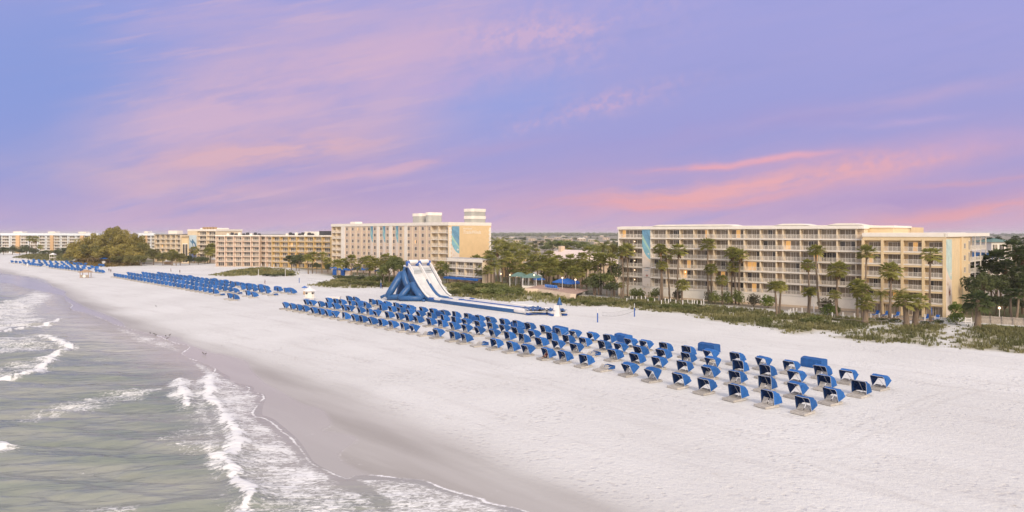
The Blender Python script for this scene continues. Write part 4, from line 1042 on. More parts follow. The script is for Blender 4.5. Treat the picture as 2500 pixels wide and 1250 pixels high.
# marlin mural panel, raised on the left bay
def marlin(parent,x0,x1,z0,z1,y):
    b=MB(); W=x1-x0; Hh=z1-z0; mats=['mural_sky','mural_deep','mural_silver','mural_wave','mural_peach']
    b.box(x0,x1,y-.1,y,z0,z1,0)
    pt=lambda u,v,d:(x0+u*W,y-.1-d,z0+v*Hh)
    b.face([pt(0,.33,.01),pt(.45,.30,.01),pt(1,.40,.01),pt(1,.52,.01),pt(0,.48,.01)],4)
    b.face([pt(0,0,.012),pt(1,0,.012),pt(1,.30,.012),pt(.8,.36,.012),pt(.62,.40,.012),pt(.4,.33,.012),pt(.2,.30,.012),pt(0,.27,.012)],3)
    body=[(.10,.97),(.28,.82),(.42,.75),(.50,.84),(.58,.85),(.72,.77),(.90,.70),(.98,.60),(.94,.50),(.80,.42),(.62,.40),(.50,.33),(.44,.30),(.56,.42),(.60,.52),(.54,.64),(.40,.72),(.26,.78)]
    b.face([pt(u,v,.02) for u,v in body],1)
    b.face([pt(u,v,.03) for u,v in ((.62,.42),(.66,.56),(.60,.66),(.66,.70),(.80,.64),(.86,.54),(.78,.45))],2)
    for i in range(6): b.tube([pt(.05+.15*i,.05+.03*(i%3),.05),pt(.14+.15*i,.12+.03*(i%2),.05),pt(.24+.14*i,.10,.05)],.12,4,2)
    return b.build('mural',mats,parent)
M['mural_sky']=mat('mural_sky_paint',(.55,.64,.68),.8,.06,.4); M['mural_silver']=mat('mural_silver_paint',(.6,.62,.66),.8,.08,1)
M['mural_wave']=mat('mural_wave_paint',(.16,.20,.34),.8,.3,1.2); M['mural_peach']=mat('mural_peach_paint',(.70,.50,.36),.8,.08,.6)
marlin(mh,.1,Um(480.5),.8,17.4,-.2)
b=MB(); b.box(-.1,Um(480.5),-.19,1.1,0,20); b.build('mural_wall','creamlight',mh)
b=MB(); b.box(4,20,6,14,21.21,22.0); b.build('roof_terrace','white',mh)
for i in range(5): b=MB(); b.box(7+2.4*i,8.4+2.4*i,5,6.4,21.21,22.6); b.build('rooftop_unit','woodwarm',mh)
cw,_,_=block('cream_tower_wall','plain cream stair wing beside the marlin mural','building',441,642,458.5,642,17.2,1.7,'cream','creamlight',1,-6,.5,1,False)
tl,_,_=block('grey_beige_hotel','beige hotel with grey window bays behind the shore pines','hotel',378,640.5,441,641.5,18.2,18,'creamlight','greyroof',6,6,.5,5)
b=MB(); b.box(6,13,5,10,18.21,20.4); b.build('plant_room','white',tl)
wc1=[(-90,0,621.5,18.3),(0,92,621.5,18.5),(92,165,621.8,18.5),(165,240,622,18.3),(338,378,627,18.6)]
nm_=['mostly beyond the left edge','leftmost in full view','second from the left','partly behind the pines','right of the tall pines']
for (p0,p1,py,tp),w in zip(wc1,nm_):
    t,Lw,_=block('white_condominium',f'distant white condominium with orange tan stair towers, {w}','condominium',p0,py,p1,py,tp,16,'coolwhite','coolwhite',6,40,2.0,4,True,group='white condominiums at the far end of the beach')
    b=MB(); b.box(Lw*.42,Lw*.52,-.4,1.18,0,tp-1.9); b.build('stair_tower','orangewall',t)
    b=MB(); b.box(Lw*.36,Lw*.6,-.5,6,tp,tp+1.6); b.build('tower_cap','white',t)
# right edge: houses beyond the dark trees
block('blue_house','bright blue house half hidden behind dark trees at the right edge','house',2418,716,2446,716,11.4,14,'bluehouse','white',3,60,.5,3,False)
block('white_villa','white balconied villa behind the palms right of the hotel wing','house',2408,727,2474,727,9.4,12,'white','white',3,45,.5,4,True)
block('green_roof_villa','pale villa with a green hipped roof among the trees at the right edge','house',2425,702,2475,702,15.0,14,'white','green',3,90,.5,3,False,roofshape='hip')
# the town beyond the hotels
TOWN=[(1205,600,22),(1232,594,14),(1262,592,20),(1282,606,34),(1300,588,18),(1318,598,26),(1340,590,22),(1362,584,16),(1385,592,24),(1402,583,14),(1420,588,20),(1445,590,16),(1462,600,22),(1480,586,16),(1500,596,26),(1220,584,10),(1250,582,12),(1330,581,12),(1375,579,9),(1430,580,10),(1470,579,9),(1290,580,9),(1350,605,20),(1492,606,22),(1415,604,18)]
for i,(x,y,w) in enumerate(sorted(TOWN)):
    y2=max(y,577.5); hh=random.uniform(4.5,8)
    block('town_house',f'distant low pale house among trees between the two big hotels, {nth(i+1)} from the left','house',x-w/2,y2,x+w/2,y2,hh,9,random.choice(('creamlight','white','peach','sandwall')),random.choice(('white','greyroof','pinkroof','white')),2 if hh>6 else 1,0,.5,3,False,group='houses of the town beyond the hotels',roofshape=random.choice(('flat','flat','hip')))
block('low_terrace_block','low tan guest block with a white roof among the central palms','building',1228,688,1262,690,8.4,12,'tan','white',2,28,.5,2,True)
block('open_balcony_block','low open fronted balcony block behind the central pavilion','building',1278,694,1322,697,7.6,12,'sandwall','white',2,18,.5,3,True)
# ================================================================ plants
def fan_crown(seed,n=34,spiky=.0,droop=.55):
    r=random.Random(seed); b=MB()
    for i in range(n):
        az=i*2.39996+r.uniform(-.2,.2); u=(i+.5)/n
        el=lerp(1.35,-.75,u**.85)+r.uniform(-.12,.12)
        L=lerp(.42,.58,r.random())*(1-.25*max(0,el-.6)); fr=lerp(.42,.58,r.random())
        d=Vector((math.cos(az)*math.cos(el),math.sin(az)*math.cos(el),math.sin(el)))
        side=Vector((-math.sin(az),math.cos(az),0)); nrm=d.cross(side)
        c=d*L
        b.tube([d*.04,c*.6+Vector((0,0,.02)),c],[.018,.012,.010],4,0,False)
        k=9
        for j in range(k):
            a=lerp(-1.75,1.75,(j+.5)/k); w=3.5/k*.5*1.12
            dd=lambda q:(d*math.cos(q)+side*math.sin(q))
            fold=nrm*(-.05*math.cos(a)); ln=fr*(1-.22*abs(a)/1.75)*(.88+.24*r.random())
            dr=Vector((0,0,-1))*droop*ln*(.35+.4*r.random())*(1.0 if spiky==0 else .6)
            p0=c; p1=c+dd(a-w)*ln*.55+fold+dr*.2; p2=c+dd(a+w)*ln*.55-fold+dr*.2; tip=c+dd(a)*ln+dr
            b.face([p0,p1,tip,p2],0)
    return b.mesh('crown','frond')
def feather_crown(seed,n=17,mt='frond',droop=1.0):
    r=random.Random(seed); b=MB()
    for i in range(n):
        az=i*2.39996+r.uniform(-.25,.25); el=lerp(1.3,-.25,((i+.5)/n)**.9)
        d=Vector((math.cos(az),math.sin(az),0)); side=Vector((-d.y,d.x,0)); pts=[]; ang=el; p=Vector((0,0,0)); L=1.15*(.85+.3*r.random())
        for s in range(9):
            pts.append(p.copy()); p=p+(d*math.cos(ang)+Vector((0,0,math.sin(ang))))*L/8; ang-=.19*droop*(.8+.4*r.random())
        b.tube(pts,[.02-.0018*q for q in range(9)],4,0,False)
        for s in range(1,9):
            for q in range(2):
                t=s-.5*q; a=int(t); f=t-a; base=pts[a].lerp(pts[min(a+1,8)],f); ll=.34*math.sin(PI*min(.95,.12+t/9.2))
                tang=(pts[min(a+1,8)]-pts[max(a-1,0)]).normalized()
                for sg in (-1,1):
                    tip=base+side*sg*ll*.8+tang*ll*.45+Vector((0,0,-ll*.65*r.uniform(.6,1.2)))
                    b.face([base-tang*.022,base+tang*.022,tip],0)
    return b.mesh('crown',mt)
def trunk_mesh(seed):
    r=random.Random(seed); b=MB(); n=14; ph=r.random()*6
    b.tube([(.012*math.sin(PI*i/n)*math.sin(ph),.012*math.sin(PI*i/n)*math.cos(ph),i/n) for i in range(n+1)],[(1.35 if i==0 else 1.08-.28*i/n)*(1.0 if i%2 else .93)*1.0 for i in range(n+1)],8)
    me=b.mesh('trunk','bark',True)
    return me
def trunk_for(h,rad,key={}):
    # unit height column with radius given in metres, bend scaled along
    k=(round(h),round(rad,2))
    if k in key: return key[k]
    r=random.Random(len(key)); b=MB(); n=16; ph=r.random()*6; bd=.02*h
    b.tube([(bd*math.sin(PI*i/n)*math.sin(ph),bd*math.sin(PI*i/n)*math.cos(ph),i/n) for i in range(n+1)],[rad*((1.5 if i==0 else 1.15-.35*i/n))*(1.0 if i%2 else .92) for i in range(n+1)],8)
    key[k]=b.mesh('trunk','bark',True); return key[k]
FANS=[fan_crown(i,34,0,.5) for i in range(4)]+[fan_crown(10+i,30,1,.35) for i in range(2)]
FEATH=[feather_crown(i,18) for i in range(3)]
def skirt_mesh():
    b=MB(); r=random.Random(3)
    for i in range(40):
        a=r.uniform(0,6.28); z=r.uniform(-.5,.0); ln=r.uniform(.35,.6); d=Vector((math.cos(a),math.sin(a),0)); s=Vector((-d.y,d.x,0))
        p=d*.06+Vector((0,0,z+.1)); q=p+d*r.uniform(.12,.26)+Vector((0,0,-ln))
        b.face([p-s*.05,p+s*.05,q+s*.09,q-s*.09])
    return b.mesh('dead_fronds','skirt')
SKIRT=skirt_mesh()
def palms(where,group,lst,mt=None):
    order=sorted(range(len(lst)),key=lambda i:lst[i][0])
    for rank,i in enumerate(order):
        cx,cy,r,bx,by=lst[i][:5]; ty=lst[i][5] if len(lst[i])>5 else 'f'
        base=P(bx,by); d=base.y; top=Vector(((cx-CX)/F*d,d,zat(cy,d))); v=top-base; h=v.length; s=F/d; rm=r/s*1.38
        kind='feather palm' if 'c' in ty else 'fan palm'
        size='tall ' if h>11 else ('short ' if h<5.5 else '')
        t=thing('palm_tree',f'{size}{kind}, {nth(rank+1)} crown from the left {where}','palm tree',base,random.uniform(0,6.28),group)
        vl=Matrix.Rotation(-t.rotation_euler.z,3,'Z')@v
        rad=.30 if 'k' in ty else (.21 if h>11 else .24)
        if 'k' in ty: rad=.55
        tr=put('trunk',trunk_for(h,rad),t,(0,0,-.1),(1,1,h)); tr.rotation_mode='QUATERNION'; tr.rotation_quaternion=vl.to_track_quat('Z','Y')
        me=random.choice(FEATH) if 'c' in ty else (random.choice(FANS[4:]) if h>11 and random.random()<.4 else random.choice(FANS))
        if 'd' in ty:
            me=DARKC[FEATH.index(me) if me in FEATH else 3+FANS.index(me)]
        put('crown',me,t,vl,(rm,rm,rm*.95),(random.uniform(-.1,.1),random.uniform(-.1,.1),random.uniform(0,6)))
        if h>8 and 'c' not in ty and random.random()<.75: put('dead_fronds',SKIRT,t,vl-Vector((0,0,.15*rm)),(rm*.8,rm*.8,rm*.75))
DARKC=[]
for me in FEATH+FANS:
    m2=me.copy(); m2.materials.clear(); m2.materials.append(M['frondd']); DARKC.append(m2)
palms('before the long balcony hotel','palms before the balcony hotel',[
 (1518,616,15,1521,731),(1530,611,18,1532,724),(1517,696,8,1516,727),(1612,608,15,1617,735),(1624,620,17,1635,732),(1616,648,13,1612,735),(1658,611,17,1654,737),(1666,695,15,1665,741),
 (1729,597,17,1731,738),(1736,656,15,1738,739),(1762,683,14,1764,743),(1788,617,17,1796,742),(1808,624,16,1805,744),(1788,653,15,1786,741),(1892,699,16,1897,770),(1907,698,14,1902,768),
 (1973,647,15,1974,760),(1992,612,17,2001,756),(1973,713,13,1973,766),(1981,711,12,1975,767),(2045,657,22,2044,764),(2037,719,13,2044,776)])
palms('before the yellow end wing','palms before the beach wing',[
 (2093,697,19,2093,776),(2105,709,21,2106,779),(2113,740,19,2112,793,'k'),(2116,618,20,2114,774),(2174,660,23,2171,776),(2151,718,16,2151,772,'c'),(2196,716,17,2195,774,'c'),(2208,736,22,2214,797,'k'),(2241,737,22,2233,795,'k'),(2272,623,20,2271,786)])
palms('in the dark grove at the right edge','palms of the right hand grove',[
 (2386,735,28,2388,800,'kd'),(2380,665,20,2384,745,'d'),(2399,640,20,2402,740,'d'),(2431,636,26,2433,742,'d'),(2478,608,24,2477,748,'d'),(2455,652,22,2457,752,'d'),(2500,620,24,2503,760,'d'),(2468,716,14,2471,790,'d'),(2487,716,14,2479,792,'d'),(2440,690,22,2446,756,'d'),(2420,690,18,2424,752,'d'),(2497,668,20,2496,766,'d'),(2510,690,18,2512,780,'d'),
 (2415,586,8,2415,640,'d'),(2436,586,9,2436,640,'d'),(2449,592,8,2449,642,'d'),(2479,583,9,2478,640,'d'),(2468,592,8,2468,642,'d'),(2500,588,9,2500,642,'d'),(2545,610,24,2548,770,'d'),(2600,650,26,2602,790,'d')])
CENTRE=[
 (1194,622,13,1195,686),(1213,592,16,1215,680,'c'),(1241,600,19,1244,682,'c'),(1278,606,18,1280,684,'c'),(1215,613,13,1216,688),(1238,625,14,1239,690),(1206,651,18,1206,696,'c'),(1225,645,14,1226,692),(1259,645,13,1260,694),(1271,624,15,1272,690),(1309,616,10,1310,684),(1341,624,15,1339,694),(1274,656,15,1271,700),(1321,643,15,1322,695),(1298,640,12,1299,690),(1361,634,14,1362,694),(1373,653,15,1374,700),(1392,634,15,1393,700),(1352,651,13,1353,698),(1333,652,12,1334,698),(1400,655,14,1401,702),
 (1414,666,15,1421,717),(1447,678,13,1450,720),(1461,634,19,1462,721),(1466,630,16,1467,720),(1472,603,20,1473,706,'c'),(1488,634,17,1499,724),(1390,612,9,1390,672),(1430,648,14,1432,708),(1287,622,13,1288,686),(1184,640,13,1185,694),(1199,634,14,1200,696),(1191,660,13,1192,699),(1232,612,15,1234,684),(1252,618,15,1254,686),(1262,598,16,1264,680,'c'),(1226,590,16,1228,678,'c'),(1302,634,14,1303,696),(1312,652,14,1313,702),(1326,634,14,1327,696),(1349,640,14,1350,697),(1384,645,15,1385,702),(1397,662,14,1398,706),(1409,644,14,1410,704),(1421,628,14,1422,700),(1438,616,15,1440,696),(1364,662,13,1366,702),(1343,664,12,1344,702),(1290,662,13,1291,701),(1452,650,16,1454,718)]
palms('in grove left of green pavilion','palms left of the pavilion',[q for q in CENTRE if q[0]<1295])
palms('in grove right of green pavilion','palms right of the pavilion',[q for q in CENTRE if q[0]>=1295])
palms('before the tall peach hotel','palms before the central hotel',[
 (824,644,13,826,676),(838,640,11,839,672),(857,634,13,857,674),(846,648,9,847,672),(872,652,10,872,675),(888,637,12,888,668),(902,636,13,901,677),(916,640,13,916,676),(903,652,11,904,678),(928,646,11,928,678),(942,631,14,943,680),(1026,631,9,1026,672),(1064,637,12,1064,676),(1083,631,11,1083,672),(1076,648,12,1077,684),(962,634,12,962,676)])
palms('in front of the low annex','palms before the annex',[
 (1106,667,9,1107,690),(1121,667,9,1122,690),(1142,669,10,1143,692),(1162,634,14,1162,686),(1176,661,15,1175,696),(1141,622,11,1141,668),(1112,628,8,1112,664)])
palms('before the yellow and tan hotels','palms before the left hotels',[
 (475,611,11,475,643),(516,604,12,512,642),(509,614,11,507,644),(537,589,6,537,641),(561,581,6,561,642),(590,582,7,590,642),(572,620,10,574,643),(584,619,10,586,644),(599,611,11,600,644),(613,622,12,614,646),(624,620,9,625,645),(676,624,11,676,650),(637,636,9,638,650),(751,630,12,753,669),(764,625,12,763,668),(787,626,12,786,668),(799,638,11,800,664),(430,622,8,430,648),(421,617,9,421,648)])
palms('by the distant white condominiums','palms by the condominiums',[(72,582,7,72,622),(87,584,8,87,622),(97,602,6,97,622)])
# ---------------------------------------------------------------- broadleaf trees and shrubs
def leaf_cloud(b,r,centers,n,size,mt=0,elong=1.0,down=0.0):
    for _ in range(n):
        c,cr=r.choice(centers)
        v=Vector((r.gauss(0,1),r.gauss(0,1),r.gauss(0,1))); v.normalize(); v*=cr*(.55+.45*r.random()**.5)
        p=c+v
        a=Vector((r.gauss(0,1),r.gauss(0,1),r.gauss(0,.7)-down)); a.normalize(); q=a.cross(Vector((r.gauss(0,1),r.gauss(0,1),r.gauss(0,1)))); q.normalize()
        s=size*r.uniform(.6,1.3); a=a*s*elong; q=q*s*.6
        b.face([p-a,p+q*.9,p+a,p-q*.9],mt)
def crown_proto(seed,mt,n=1500,size=.075,lobes=11,flat=.8,elong=1.0,down=0.0,spread=.72,name='crown'):
    r=random.Random(seed); b=MB(); C=[]
    for i in range(lobes):
        a=i*2.4+r.uniform(-.4,.4); rad=spread*math.sqrt((i+.3)/lobes); z=r.uniform(-.45,.55)*(1-.5*rad)*flat+.1*(1-rad)
        C.append((Vector((rad*math.cos(a),rad*math.sin(a),z)),r.uniform(.24,.42)))
    C.append((Vector((0,0,.25)),.42))
    leaf_cloud(b,r,C,n,size,0,elong,down)
    return b.mesh(name,mt)
def limbs(seed):
    r=random.Random(seed); b=MB()
    b.tube([(0,0,-.05),(.02,.0,.3),(-.01,.02,.62)],[.07,.05,.045],7)
    for i in range(6):
        a=i*1.05+r.uniform(-.3,.3); z0=.38+.05*i
        b.tube([(0,.01,z0),(.25*math.cos(a),.25*math.sin(a),z0+.18),(.5*math.cos(a),.5*math.sin(a),z0+.3)],[.035,.022,.01],5)
    return b.mesh('trunk','bark',True)
LIMB=[limbs(i) for i in range(2)]
CR={'leaf':[crown_proto(i,'leaf') for i in range(3)],'leafd':[crown_proto(5+i,'leafd') for i in range(2)],'pine':[crown_proto(8+i,'pine',1700,.055,12,1.1,2.4,.5,.85) for i in range(2)],'pined':[crown_proto(12,'pined',2400,.05,14,1.0,2.2,.5,.72)],
 'leafb':[crown_proto(15+i,'leafb') for i in range(2)],'shrubgrey':[crown_proto(18,'shrubgrey')]}
def shrub_proto(seed,mt): return crown_proto(seed,mt,900,.085,9,.55,1,0,.62,'foliage')
SH={'leaf':[shrub_proto(30+i,'leaf') for i in range(3)],'leafb':[shrub_proto(40,'leafb')],'leafd':[shrub_proto(45,'leafd')],'shrubgrey':[shrub_proto(50,'shrubgrey')],'pine':[shrub_proto(55,'pined')],'creeper':[shrub_proto(60+i,'creeper') for i in range(2)]}
def stem_mesh():
    b=MB(); 
    for i in range(5): a=i*1.26; b.tube([(0,0,-.05),(.2*math.cos(a),.2*math.sin(a),.3),(.4*math.cos(a),.4*math.sin(a),.55)],[.03,.02,.01],4)
    return b.mesh('stem','bark')
STEM=stem_mesh()
def trees(where,group,noun,lst):
    order=sorted(range(len(lst)),key=lambda i:lst[i][0])
    for rank,i in enumerate(order):
        cx,cy,rx,rz,bx,by,mt=lst[i]; base=P(bx,by); d=base.y; s=F/d; top=Vector(((cx-CX)/F*d,d,zat(cy,d))); v=top-base
        t=thing(noun.split()[-1] if False else 'tree',f'{noun}, {nth(rank+1)} from the left {where}','tree',base,random.uniform(0,6.28),group)
        vl=Matrix.Rotation(-t.rotation_euler.z,3,'Z')@v; h=v.z+.2*rz/s
        put('trunk',random.choice(LIMB),t,(0,0,0),(rx/s*.9,rx/s*.9,max(h,1.0)*1.05))
        put('crown',random.choice(CR[mt]),t,vl,(rx/s*1.05,rx/s*1.05,rz/s*1.05))
def shrubs(where,group,noun,lst):
    order=sorted(range(len(lst)),key=lambda i:lst[i][0])
    for rank,i in enumerate(order):
        cx,by,rx,hp,mt=lst[i]; base=P(cx,by); s=F/base.y
        t=thing('shrub',f'{noun}, {nth(rank+1)} from the left {where}','shrub',base,random.uniform(0,6.28),group)
        put('stem',STEM,t,(0,0,0),(rx/s*.7,rx/s*.7,hp/s*.8)); put('foliage',random.choice(SH[mt]),t,(0,0,hp/s*.5),(rx/s*1.2,rx/s*1.2,hp/s*.85))
trees('at the far left of the beach','shore pines','big feathery olive shore pine',[(192,600,26,26,192,641,'pine'),(232,592,22,26,232,640,'pine'),(272,590,32,36,272,642,'pine'),(300,584,30,34,298,644,'pine'),(332,598,24,32,330,644,'pine'),(190,620,28,20,190,643,'pine'),(228,616,28,22,228,643,'pine'),(268,618,34,22,268,645,'pine'),(304,616,34,24,304,646,'pine'),(338,620,26,22,337,646,'pine'),(246,604,24,24,246,642,'pine'),(286,572,26,22,285,642,'pine'),(212,612,24,20,214,643,'pined'),(255,616,26,20,254,645,'pined'),(352,612,18,24,352,645,'pined')])
trees('along the sand beside the pines','dull green shore trees','dull green shore tree',[(375,622,20,18,375,647,'pined'),(398,628,18,15,398,648,'pined'),(418,627,17,16,418,648,'pined'),(440,630,17,15,440,648,'pined'),(462,632,14,13,462,647,'leafd'),(484,634,14,11,484,646,'leafd'),(500,634,12,11,500,645,'leafd'),(345,632,20,13,345,649,'pined'),(318,634,18,12,318,649,'pined'),(290,634,18,12,290,648,'pined')])
trees('before the distant condominiums','dark trees before the condominiums','dark round tree',[(-20,612,20,11,-20,624,'leafd'),(8,610,14,10,8,622,'leafd'),(30,608,14,11,30,622,'leafd'),(64,607,16,12,64,621,'leafd'),(48,613,14,8,48,622,'leafd'),(82,613,14,9,82,622,'leafd'),(112,615,16,6,112,622,'leafd'),(140,615,14,8,140,624,'leafd'),(156,612,14,10,156,626,'leafd'),(170,622,14,8,170,634,'pined')])
trees('in front of the yellow hotel','broad trees before the yellow hotel','broad dark green tree',[(710,632,20,13,712,660,'leafd'),(732,630,20,14,730,662,'leafd'),(722,640,20,10,723,661,'leafd'),(772,648,12,10,773,668,'leafd'),(622,632,12,10,622,648,'leafd'),(655,640,10,9,655,650,'leafd'),(800,652,10,12,801,668,'leafd')])
trees('behind the inflatable slide','trees behind the slide','dense dark green tree',[(950,652,26,20,950,694,'leaf'),(976,650,24,22,977,696,'leaf'),(963,640,22,18,963,690,'leaf'),(935,664,18,16,936,694,'leaf'),(994,660,20,18,995,697,'leafd'),(1090,655,14,18,1090,690,'leaf'),(1076,668,12,14,1077,692,'leafd')])
trees('beside the long balcony hotel\'s left end','trees left of the balcony hotel','dark tree',[(1452,690,26,24,1453,722,'leafd'),(1480,684,26,26,1481,724,'leaf'),(1500,662,22,28,1501,722,'leafd'),(1496,612,16,20,1497,700,'pined'),(1465,612,18,16,1466,690,'leaf'),(1492,700,20,16,1492,726,'leafd'),(1432,690,18,14,1433,715,'leaf')])
trees('among the pavilions in the centre','trees between the hotels','bushy green tree',[(1252,664,13,10,1252,694,'leaf'),(1300,655,15,10,1300,692,'leaf'),(1330,668,13,10,1330,696,'leaf'),(1350,642,15,9,1350,690,'leaf'),(1382,662,15,11,1382,700,'leaf'),(1405,640,15,10,1405,692,'leaf'),(1420,645,16,10,1420,700,'leaf'),(1357,684,9,6,1357,700,'leafb'),(1245,650,14,12,1245,690,'leaf'),(1288,648,12,10,1288,690,'leaf'),(1190,645,12,12,1190,684,'leaf')])
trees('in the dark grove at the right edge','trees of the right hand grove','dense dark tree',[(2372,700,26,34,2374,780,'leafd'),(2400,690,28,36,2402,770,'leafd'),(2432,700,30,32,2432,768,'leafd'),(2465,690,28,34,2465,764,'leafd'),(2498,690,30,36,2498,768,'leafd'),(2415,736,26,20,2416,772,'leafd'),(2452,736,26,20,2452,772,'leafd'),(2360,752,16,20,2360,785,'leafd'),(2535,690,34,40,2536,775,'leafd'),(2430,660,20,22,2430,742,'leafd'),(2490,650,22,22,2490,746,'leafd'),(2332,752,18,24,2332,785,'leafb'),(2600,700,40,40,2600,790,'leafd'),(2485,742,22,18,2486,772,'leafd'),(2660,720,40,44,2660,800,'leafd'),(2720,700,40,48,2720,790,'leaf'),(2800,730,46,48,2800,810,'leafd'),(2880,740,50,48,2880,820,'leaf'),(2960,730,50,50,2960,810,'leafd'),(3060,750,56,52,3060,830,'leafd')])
shrubs('of the hedge between slide and terrace','hedge by the slide','rounded green sea grape shrub',[(1118,706,20,16,'creeper'),(1140,712,20,16,'leaf'),(1168,704,24,14,'leaf'),(1196,706,24,16,'leaf'),(1150,722,24,18,'creeper'),(1182,722,26,18,'leaf'),(1214,722,26,18,'leaf'),(1244,720,26,17,'leaf'),(1266,716,16,14,'leaf'),(1226,708,20,14,'leaf'),(1110,722,18,16,'creeper'),(1270,726,14,12,'creeper')])
shrubs('of the hedge left of the slide','hedge left of the slide','low green hedge shrub',[(830,682,18,10,'leafd'),(856,684,20,12,'leafd'),(882,686,20,13,'leafd'),(906,688,20,15,'leaf'),(930,690,20,18,'leaf'),(950,692,18,18,'leaf'),(842,690,20,8,'creeper'),(872,696,22,9,'creeper'),(902,698,22,10,'creeper'),(930,700,18,10,'creeper')])
shrubs('along the balcony hotel\'s base wall','shrubs at the base wall','clipped green shrub',[(1548,729,14,24,'leaf'),(1563,730,14,24,'leaf'),(1600,731,17,26,'leaf'),(1590,740,11,14,'leafb'),(1655,736,14,30,'shrubgrey'),(1732,742,14,32,'shrubgrey'),(1745,743,15,32,'leaf'),(1776,744,16,32,'leaf'),(1803,745,15,34,'leaf'),(1840,749,18,32,'shrubgrey'),(1876,752,22,30,'leafb'),(2016,762,22,34,'shrubgrey'),(2024,772,20,30,'leafb'),(2040,770,12,22,'leaf'),(2335,792,20,30,'leafb'),(1705,744,10,12,'creeper')])
shrubs('on the dunes before the balcony hotel','low dune shrubs','low sprawling dune shrub',[(1560,746,18,9,'creeper'),(1590,750,20,10,'creeper'),(1625,755,20,13,'leaf'),(1650,756,20,14,'leaf'),(1680,757,20,12,'leaf'),(1545,738,16,8,'creeper'),(1700,752,18,10,'creeper'),(1730,758,16,8,'creeper'),(1840,768,18,9,'creeper'),(1870,786,18,10,'leaf'),(1970,790,22,14,'leaf'),(1990,786,22,16,'leaf'),(2010,792,20,12,'creeper'),(2040,796,18,9,'creeper'),(1940,778,18,9,'creeper'),(2150,784,14,9,'leafd'),(2180,786,16,10,'leafd'),(2290,790,14,10,'leafd'),(2260,792,14,8,'leafd'),(1370,736,18,9,'leaf'),(1395,738,16,8,'leaf'),(1430,742,18,9,'creeper'),(1335,722,14,8,'creeper'),(1460,746,16,8,'creeper'),(1500,744,16,8,'creeper')])
shrubs('on the island dune behind the middle loungers','shrubs on the island dune','low dune shrub',[(605,668,9,6,'leafd'),(650,674,14,6,'leafd'),(672,675,14,6,'leafd'),(690,674,12,6,'leafd'),(712,673,10,6,'leafd'),(590,666,8,5,'creeper')])
# town trees between and beyond the hotels
tt=[]
rr=random.Random(11)
for i in range(90):
    x=rr.uniform(1196,1512); y=577.5+38*rr.random()**1.6; s=(y-YH)/H; tt.append((x,y-3.2*s-1,rr.uniform(3,5.0)*s+1.5,rr.uniform(2.6,4)*s+.8,x,y,rr.choice(('leaf','leaf','pined','leafd'))))
tt+= [(1350,598,26,12,1350,618,'leaf'),(1375,594,24,14,1376,618,'leafb'),(1400,598,24,14,1400,620,'leaf'),(1425,600,22,14,1425,622,'leaf'),(1275,583,12,5,1275,596,'leafd'),(1445,606,20,14,1446,630,'leaf'),(1330,606,16,8,1330,620,'leaf'),(1250,600,16,8,1250,614,'leaf'),(1225,606,14,10,1225,622,'leaf'),(1210,594,12,8,1210,606,'leaf')]
trees('in the town beyond the two big hotels','trees of the town beyond the hotels','distant green tree',tt[:39]) if False else None
def town(lst):
    for x,cy,rx,rz,bx,by,mt in lst:
        base=P(bx,by); d=base.y; s=F/d; top=zat(cy,d)
        t=thing('tree','distant green tree in the town between the two big hotels','tree',base,rr.uniform(0,6),'trees of the town beyond the hotels')
        put('trunk',LIMB[0],t,(0,0,0),(rx/s*.8,rx/s*.8,top)); put('crown',rr.choice(CR[mt]),t,(0,0,top),(rx/s,rx/s,rz/s))
town(tt)
def mass(name,label,x0,x1,y0,y1,n,hm,mt,size):
    r=random.Random(17); b=MB()
    for _ in range(n):
        x=r.uniform(x0,x1); y=y0+(y1-y0)*r.random()**1.5; p=P(x,y); w=hm*r.uniform(.6,1.6)
        for q in range(26):
            v=Vector((r.gauss(0,w*.9),r.gauss(0,w*.6),abs(r.gauss(0,w*.42)))); a=Vector((r.gauss(0,1),r.gauss(0,1),r.gauss(0,1))).normalized()*size*p.y/1500; c=a.cross(Vector((r.gauss(0,1),r.gauss(0,1),r.gauss(0,1)))).normalized()*size*p.y/1500
            pp=p+v; b.face([pp-a,pp+c,pp+a,pp-c])
    return tag(b.build(name,mt),label,'woods',kind='stuff')
mass('distant_woods','far off low woods along the horizon beyond the town',1100,1600,571.6,577,520,7,'leaf',3.2)
mass('distant_woods','far off woods along the horizon beyond the right hand grove',2300,2900,573,580,220,6,'leafd',2.6)
mass('distant_woods','far off woods behind the white condominiums',-500,420,575,584,300,4,'leafd',2.2)
